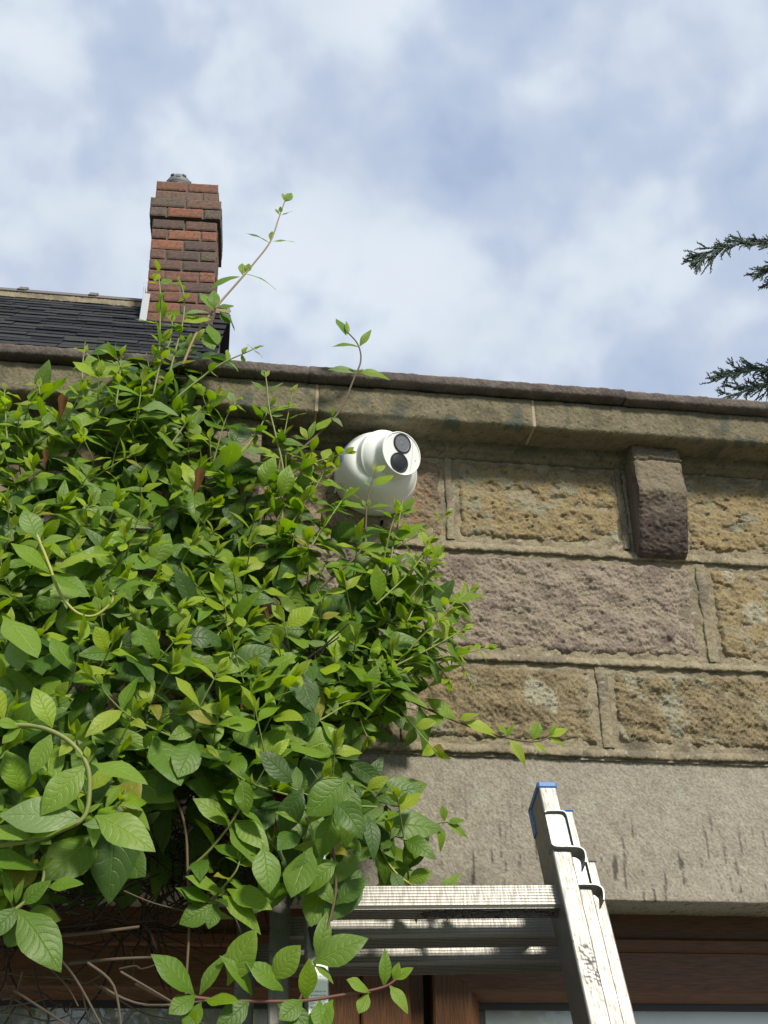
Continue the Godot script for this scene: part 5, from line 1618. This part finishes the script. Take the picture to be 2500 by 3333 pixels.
# ---------------------------------------------------------------- materials
func leaf_textures() -> Array:
	var w := 128
	var h := 256
	var al := Image.create(w, h, false, Image.FORMAT_RGB8)
	var hg := Image.create(w, h, false, Image.FORMAT_RGB8)
	for y in h:
		for x in w:
			var u := x / float(w - 1) * 2.0 - 1.0
			var v := y / float(h - 1)
			var mid := exp(-pow(u / 0.035, 2.0))
			# side veins sweep forward from the midrib
			var s := v - absf(u) * 0.20 - 0.03 * sin(u * 5.0)
			var ph := absf(fposmod(s * 8.0 + (0.5 if u > 0 else 0.0), 1.0) - 0.5)
			var vein := exp(-pow(ph / 0.055, 2.0)) * smoothstep(1.05, 0.3, absf(u))
			var net := fn("n12", u * 1.4, v * 3.0, 70.0) * 0.5 + fn("n40", u * 0.8, v * 1.6, 71.0) * 0.3
			var k := 0.80 + 0.16 * net + 0.07 * vein
			var c := Color(k * (0.97 + 0.1 * net), k, k * 0.95).lerp(Color(1.0, 0.98, 0.92), clampf(mid * 0.6 + vein * 0.22, 0, 1))
			al.set_pixel(x, y, c)
			var q := 0.55 - 0.42 * mid - 0.22 * vein + 0.16 * net + 0.12 * sin(ph * PI)
			hg.set_pixel(x, y, Color(q, q, q))
	return [ImageTexture.create_from_image(al), ImageTexture.create_from_image(hg)]


func make_materials() -> void:
	var fine := noise_tex(5, 0.035, 5, Color.BLACK, Color.WHITE)
	var grain := noise_tex(9, 0.11, 4, Color.BLACK, Color.WHITE)
	var speck := noise_tex(15, 0.09, 4, Color(0.80, 0.80, 0.80), Color(1, 1, 1))
	var m := mat("stone", Color.WHITE, 0.95)
	m.vertex_color_use_as_albedo = true
	m.albedo_texture = speck
	m.uv1_triplanar = true
	m.uv1_world_triplanar = true
	m.uv1_scale = Vector3.ONE * 6.0
	m.heightmap_enabled = true
	m.heightmap_texture = fine
	m.heightmap_scale = 0.16
	m.metallic_specular = 0.25
	m = M.stone.duplicate()
	m.heightmap_texture = grain
	m.heightmap_scale = 0.06
	m.uv1_scale = Vector3.ONE * 4.0
	M["fine_stone"] = m
	mat("backing", Color(0.22, 0.19, 0.14), 0.95)
	m = mat("pale_mortar", Color(0.33, 0.28, 0.20), 0.95)
	m.heightmap_enabled = true
	m.heightmap_texture = fine
	m.heightmap_scale = 0.1
	m.uv1_triplanar = true
	m.uv1_scale = Vector3.ONE * 9.0
	mat("black", Color(0.012, 0.012, 0.013), 0.5)
	mat("dark_grey", Color(0.10, 0.10, 0.10), 0.5)
	mat("grey_line", Color(0.35, 0.36, 0.36), 0.6)
	# woodgrain film
	var wood := noise_tex(31, 0.02, 5, Color(0.33, 0.215, 0.125), Color(0.54, 0.37, 0.225))
	for q in [["wood_h", Vector3(2.2, 34, 34)], ["wood_v", Vector3(34, 2.2, 34)]]:
		m = mat(q[0], Color(0.62, 0.60, 0.58), 0.42)
		m.albedo_texture = wood
		m.uv1_triplanar = true
		m.uv1_world_triplanar = true
		m.uv1_scale = q[1]
		m.heightmap_enabled = true
		m.heightmap_texture = fine
		m.heightmap_scale = 0.02
	m = mat("glass", Color(0.75, 0.82, 0.82), 0.02)
	m.albedo_color.a = 0.16
	m.transparency = BaseMaterial3D.TRANSPARENCY_ALPHA
	m.metallic_specular = 1.0
	mat("blind", Color(0.33, 0.40, 0.42), 0.8)
	mat("room", Color(0.10, 0.095, 0.09), 0.9)
	m = mat("white_shell", Color(0.80, 0.825, 0.815), 0.38)
	mat("white_plate", Color(0.72, 0.745, 0.75), 0.34)
	mat("black_gloss", Color(0.010, 0.010, 0.013), 0.34)
	mat("lens_grey", Color(0.055, 0.060, 0.070), 0.5)
	m = mat("lens_glass", Color(0.6, 0.65, 0.7), 0.03)
	m.albedo_color.a = 0.12
	m.transparency = BaseMaterial3D.TRANSPARENCY_ALPHA
	# sticker: lavender with rows of small blue marks
	var im := Image.create(128, 96, false, Image.FORMAT_RGB8)
	im.fill(Color(0.72, 0.74, 0.93))
	rng.seed = 77
	for row in [[10, 8], [24, 5], [34, 5], [50, 9], [68, 5], [78, 5]]:
		var x := 8
		while x < 116:
			var ww := rng.randi_range(2, 7)
			if rng.randf() < 0.72:
				im.fill_rect(Rect2i(x, row[0], ww, row[1]), Color(0.22, 0.24, 0.52))
				im.fill_rect(Rect2i(x + 1, row[0] + 1 + row[1] / 3, maxi(1, ww - 2), maxi(1, row[1] / 3)), Color(0.72, 0.74, 0.93))
			x += ww + 2
	m = mat("sticker", Color.WHITE, 0.5)
	m.albedo_texture = ImageTexture.create_from_image(im)
	# paper label with lines too small to read
	im = Image.create(64, 512, false, Image.FORMAT_RGB8)
	im.fill(Color(0.93, 0.94, 0.95))
	for row in range(10, 500, 9):
		if row % 90 < 20:
			continue
		var x := 6
		while x < 56:
			var ww := rng.randi_range(2, 6)
			im.fill_rect(Rect2i(x, row, ww, 3), Color(0.55, 0.57, 0.62))
			x += ww + 2
	m = mat("label", Color.WHITE, 0.55)
	m.albedo_texture = ImageTexture.create_from_image(im)
	var brushed := noise_tex(41, 0.03, 4, Color(0.55, 0.55, 0.55), Color(1, 1, 1))
	m = mat("aluminium", Color(0.60, 0.60, 0.59), 0.68, 0.8)
	m.vertex_color_use_as_albedo = true
	m.roughness_texture = brushed
	m.uv1_triplanar = true
	m.uv1_scale = Vector3(24, 3, 24)
	m = mat("zinc", Color(0.25, 0.27, 0.26), 0.55, 0.45)
	m.roughness_texture = brushed
	m.uv1_triplanar = true
	m.uv1_scale = Vector3.ONE * 8.0
	mat("cowl_metal", Color(0.16, 0.165, 0.17), 0.7, 0.3)
	mat("blue_plastic", Color(0.040, 0.145, 0.38), 0.45)
	mat("red_plastic", Color(0.30, 0.015, 0.02), 0.4)
	mat("tar", Color(0.010, 0.010, 0.012), 0.55)
	# plant
	var lt := leaf_textures()
	m = mat("leaf", Color.WHITE, 0.43)
	m.albedo_texture = lt[0]
	m.heightmap_enabled = true
	m.heightmap_texture = lt[1]
	m.heightmap_scale = 0.11
	m.backlight_enabled = true
	m.backlight = Color(0.98, 1.0, 0.48)
	m.metallic_specular = 0.5
	m = mat("tree_leaf", Color(0.085, 0.15, 0.03), 0.6)
	m.backlight_enabled = true
	m.backlight = Color(0.6, 0.7, 0.2)
	mat("green_stem", Color(0.17, 0.20, 0.055), 0.6)
	mat("yellow_stem", Color(0.30, 0.31, 0.07), 0.6)
	mat("brown_stem", Color(0.105, 0.075, 0.04), 0.7)
	mat("red_stem", Color(0.12, 0.045, 0.03), 0.6)
	mat("pink_stem", Color(0.25, 0.175, 0.10), 0.6)
	m = mat("vertex_stem", Color.WHITE, 0.7)
	m.vertex_color_use_as_albedo = true
	m = mat("bark", Color(0.055, 0.040, 0.030), 0.9)
	mat("dark_twig", Color(0.032, 0.025, 0.019), 0.95)
	mat("dry_twig", Color(0.095, 0.075, 0.053), 0.85)
	m = mat("dead_leaf", Color(0.085, 0.044, 0.018), 0.95)
	m.metallic_specular = 0.1
	# house
	m = mat("brick", Color.WHITE, 0.92)
	m.vertex_color_use_as_albedo = true
	mat("brick_mortar", Color(0.115, 0.105, 0.086), 0.95)
	for q in [["slate", Color(0.022, 0.024, 0.031)], ["slate_dark", Color(0.014, 0.015, 0.020)], ["slate_moss", Color(0.036, 0.038, 0.040)]]:
		m = mat(q[0], q[1], 0.85)
		m.metallic_specular = 0.25
	mat("ridge", Color(0.13, 0.12, 0.115), 0.9)
	mat("lead", Color(0.42, 0.45, 0.50), 0.6)
	m = mat("needles", Color(0.060, 0.088, 0.066), 0.75)
	# ground
	var lawn := noise_tex(61, 0.05, 5, Color(0.20, 0.24, 0.12), Color(0.36, 0.38, 0.22))
	m = mat("lawn", Color(0.8, 0.8, 0.8), 0.95)
	m.albedo_texture = lawn
	m.uv1_triplanar = true
	m.uv1_world_triplanar = true
	m.uv1_scale = Vector3.ONE * 0.7
	m = mat("paving", Color(0.26, 0.24, 0.205), 0.95)
	m.heightmap_enabled = true
	m.heightmap_texture = fine
	m.heightmap_scale = 0.1
	m.uv1_triplanar = true
	m.uv1_scale = Vector3.ONE * 3.0
	mat("flat_roof", Color(0.10, 0.10, 0.10), 0.95)


func _ready() -> void:
	# camera
	var cam := Camera3D.new()
	cam.name = "camera"
	cam.position = Vector3(0.0, 1.65, 1.40)
	cam.rotation = Vector3(deg_to_rad(28.5), deg_to_rad(-7.2), 0.0)
	cam.fov = 53.73
	cam.near = 0.02
	cam.far = 400.0
	add_child(cam)
	cam.current = true
	# sky, exposure
	var env := Environment.new()
	env.background_mode = Environment.BG_SKY
	env.sky = make_sky()
	env.tonemap_mode = Environment.TONE_MAPPER_LINEAR
	env.tonemap_exposure = 1.2
	env.sdfgi_enabled = true
	env.ssao_enabled = true
	env.ssil_enabled = true
	var we := WorldEnvironment.new()
	we.name = "environment"
	we.environment = env
	add_child(we)
	# sun, veiled by thin cloud, high behind the viewer's right shoulder
	var sun := DirectionalLight3D.new()
	sun.name = "sun"
	var az := deg_to_rad(25.0)
	var el := deg_to_rad(41.0)
	var to_sun := Vector3(sin(az) * cos(el), sin(el), cos(az) * cos(el))
	sun.transform = Transform3D(Basis.looking_at(-to_sun, Vector3.UP), Vector3(2, 4, 4))
	sun.light_energy = 1.32
	sun.light_color = Color(1.0, 0.965, 0.90)
	sun.light_angular_distance = 9.0
	sun.shadow_enabled = true
	add_child(sun)

	rng.seed = 4242
	for q in [["n12", 12.0, 3], ["n20", 20.0, 3], ["n40", 40.0, 3], ["n60", 60.0, 3], ["n150", 150.0, 3], ["n300", 300.0, 2], ["n500", 500.0, 2]]:
		make_noise(q[0], q[1], q[2], 100 + q[2] + int(q[1]))
	make_noise("facet", 26.0, 2, 81, FastNoiseLite.TYPE_CELLULAR)
	noise["facet"].cellular_return_type = FastNoiseLite.RETURN_DISTANCE
	make_noise("r60", 60.0, 3, 77, FastNoiseLite.TYPE_SIMPLEX_SMOOTH, true)
	make_materials()

	# ground
	var g := MB.new()
	g.flat_poly([Vector3(-150, 0, -150), Vector3(150, 0, -150), Vector3(150, 0, 150), Vector3(-150, 0, 150)], Vector3.UP)
	structure("ground", g, M.lawn, "lawn stretching away from the wall")
	g = MB.new()
	g.box(Vector3(6.0, 0.04, 2.6), Transform3D(Basis(), Vector3(0, 0.0, 1.5)), 0.004)
	structure("pavement", g, M.paving, "stone paving along the foot of the wall")
	g = MB.new()
	g.box(Vector3(3.0, 0.06, 2.0), Transform3D(Basis(), Vector3(0.05, 2.50, -1.32)))
	var fr := part("flat_roof", g, M.flat_roof, self, "flat roof behind the stone coping")
	fr.set_meta("kind", "structure")

	build_wall()
	build_window()
	build_house()
	rng.seed = 99
	build_camera_thing()
	build_ladder()
	rng.seed = 2024
	build_bush()
	build_conifer()
	rng.seed = 555
	build_garden_trees()
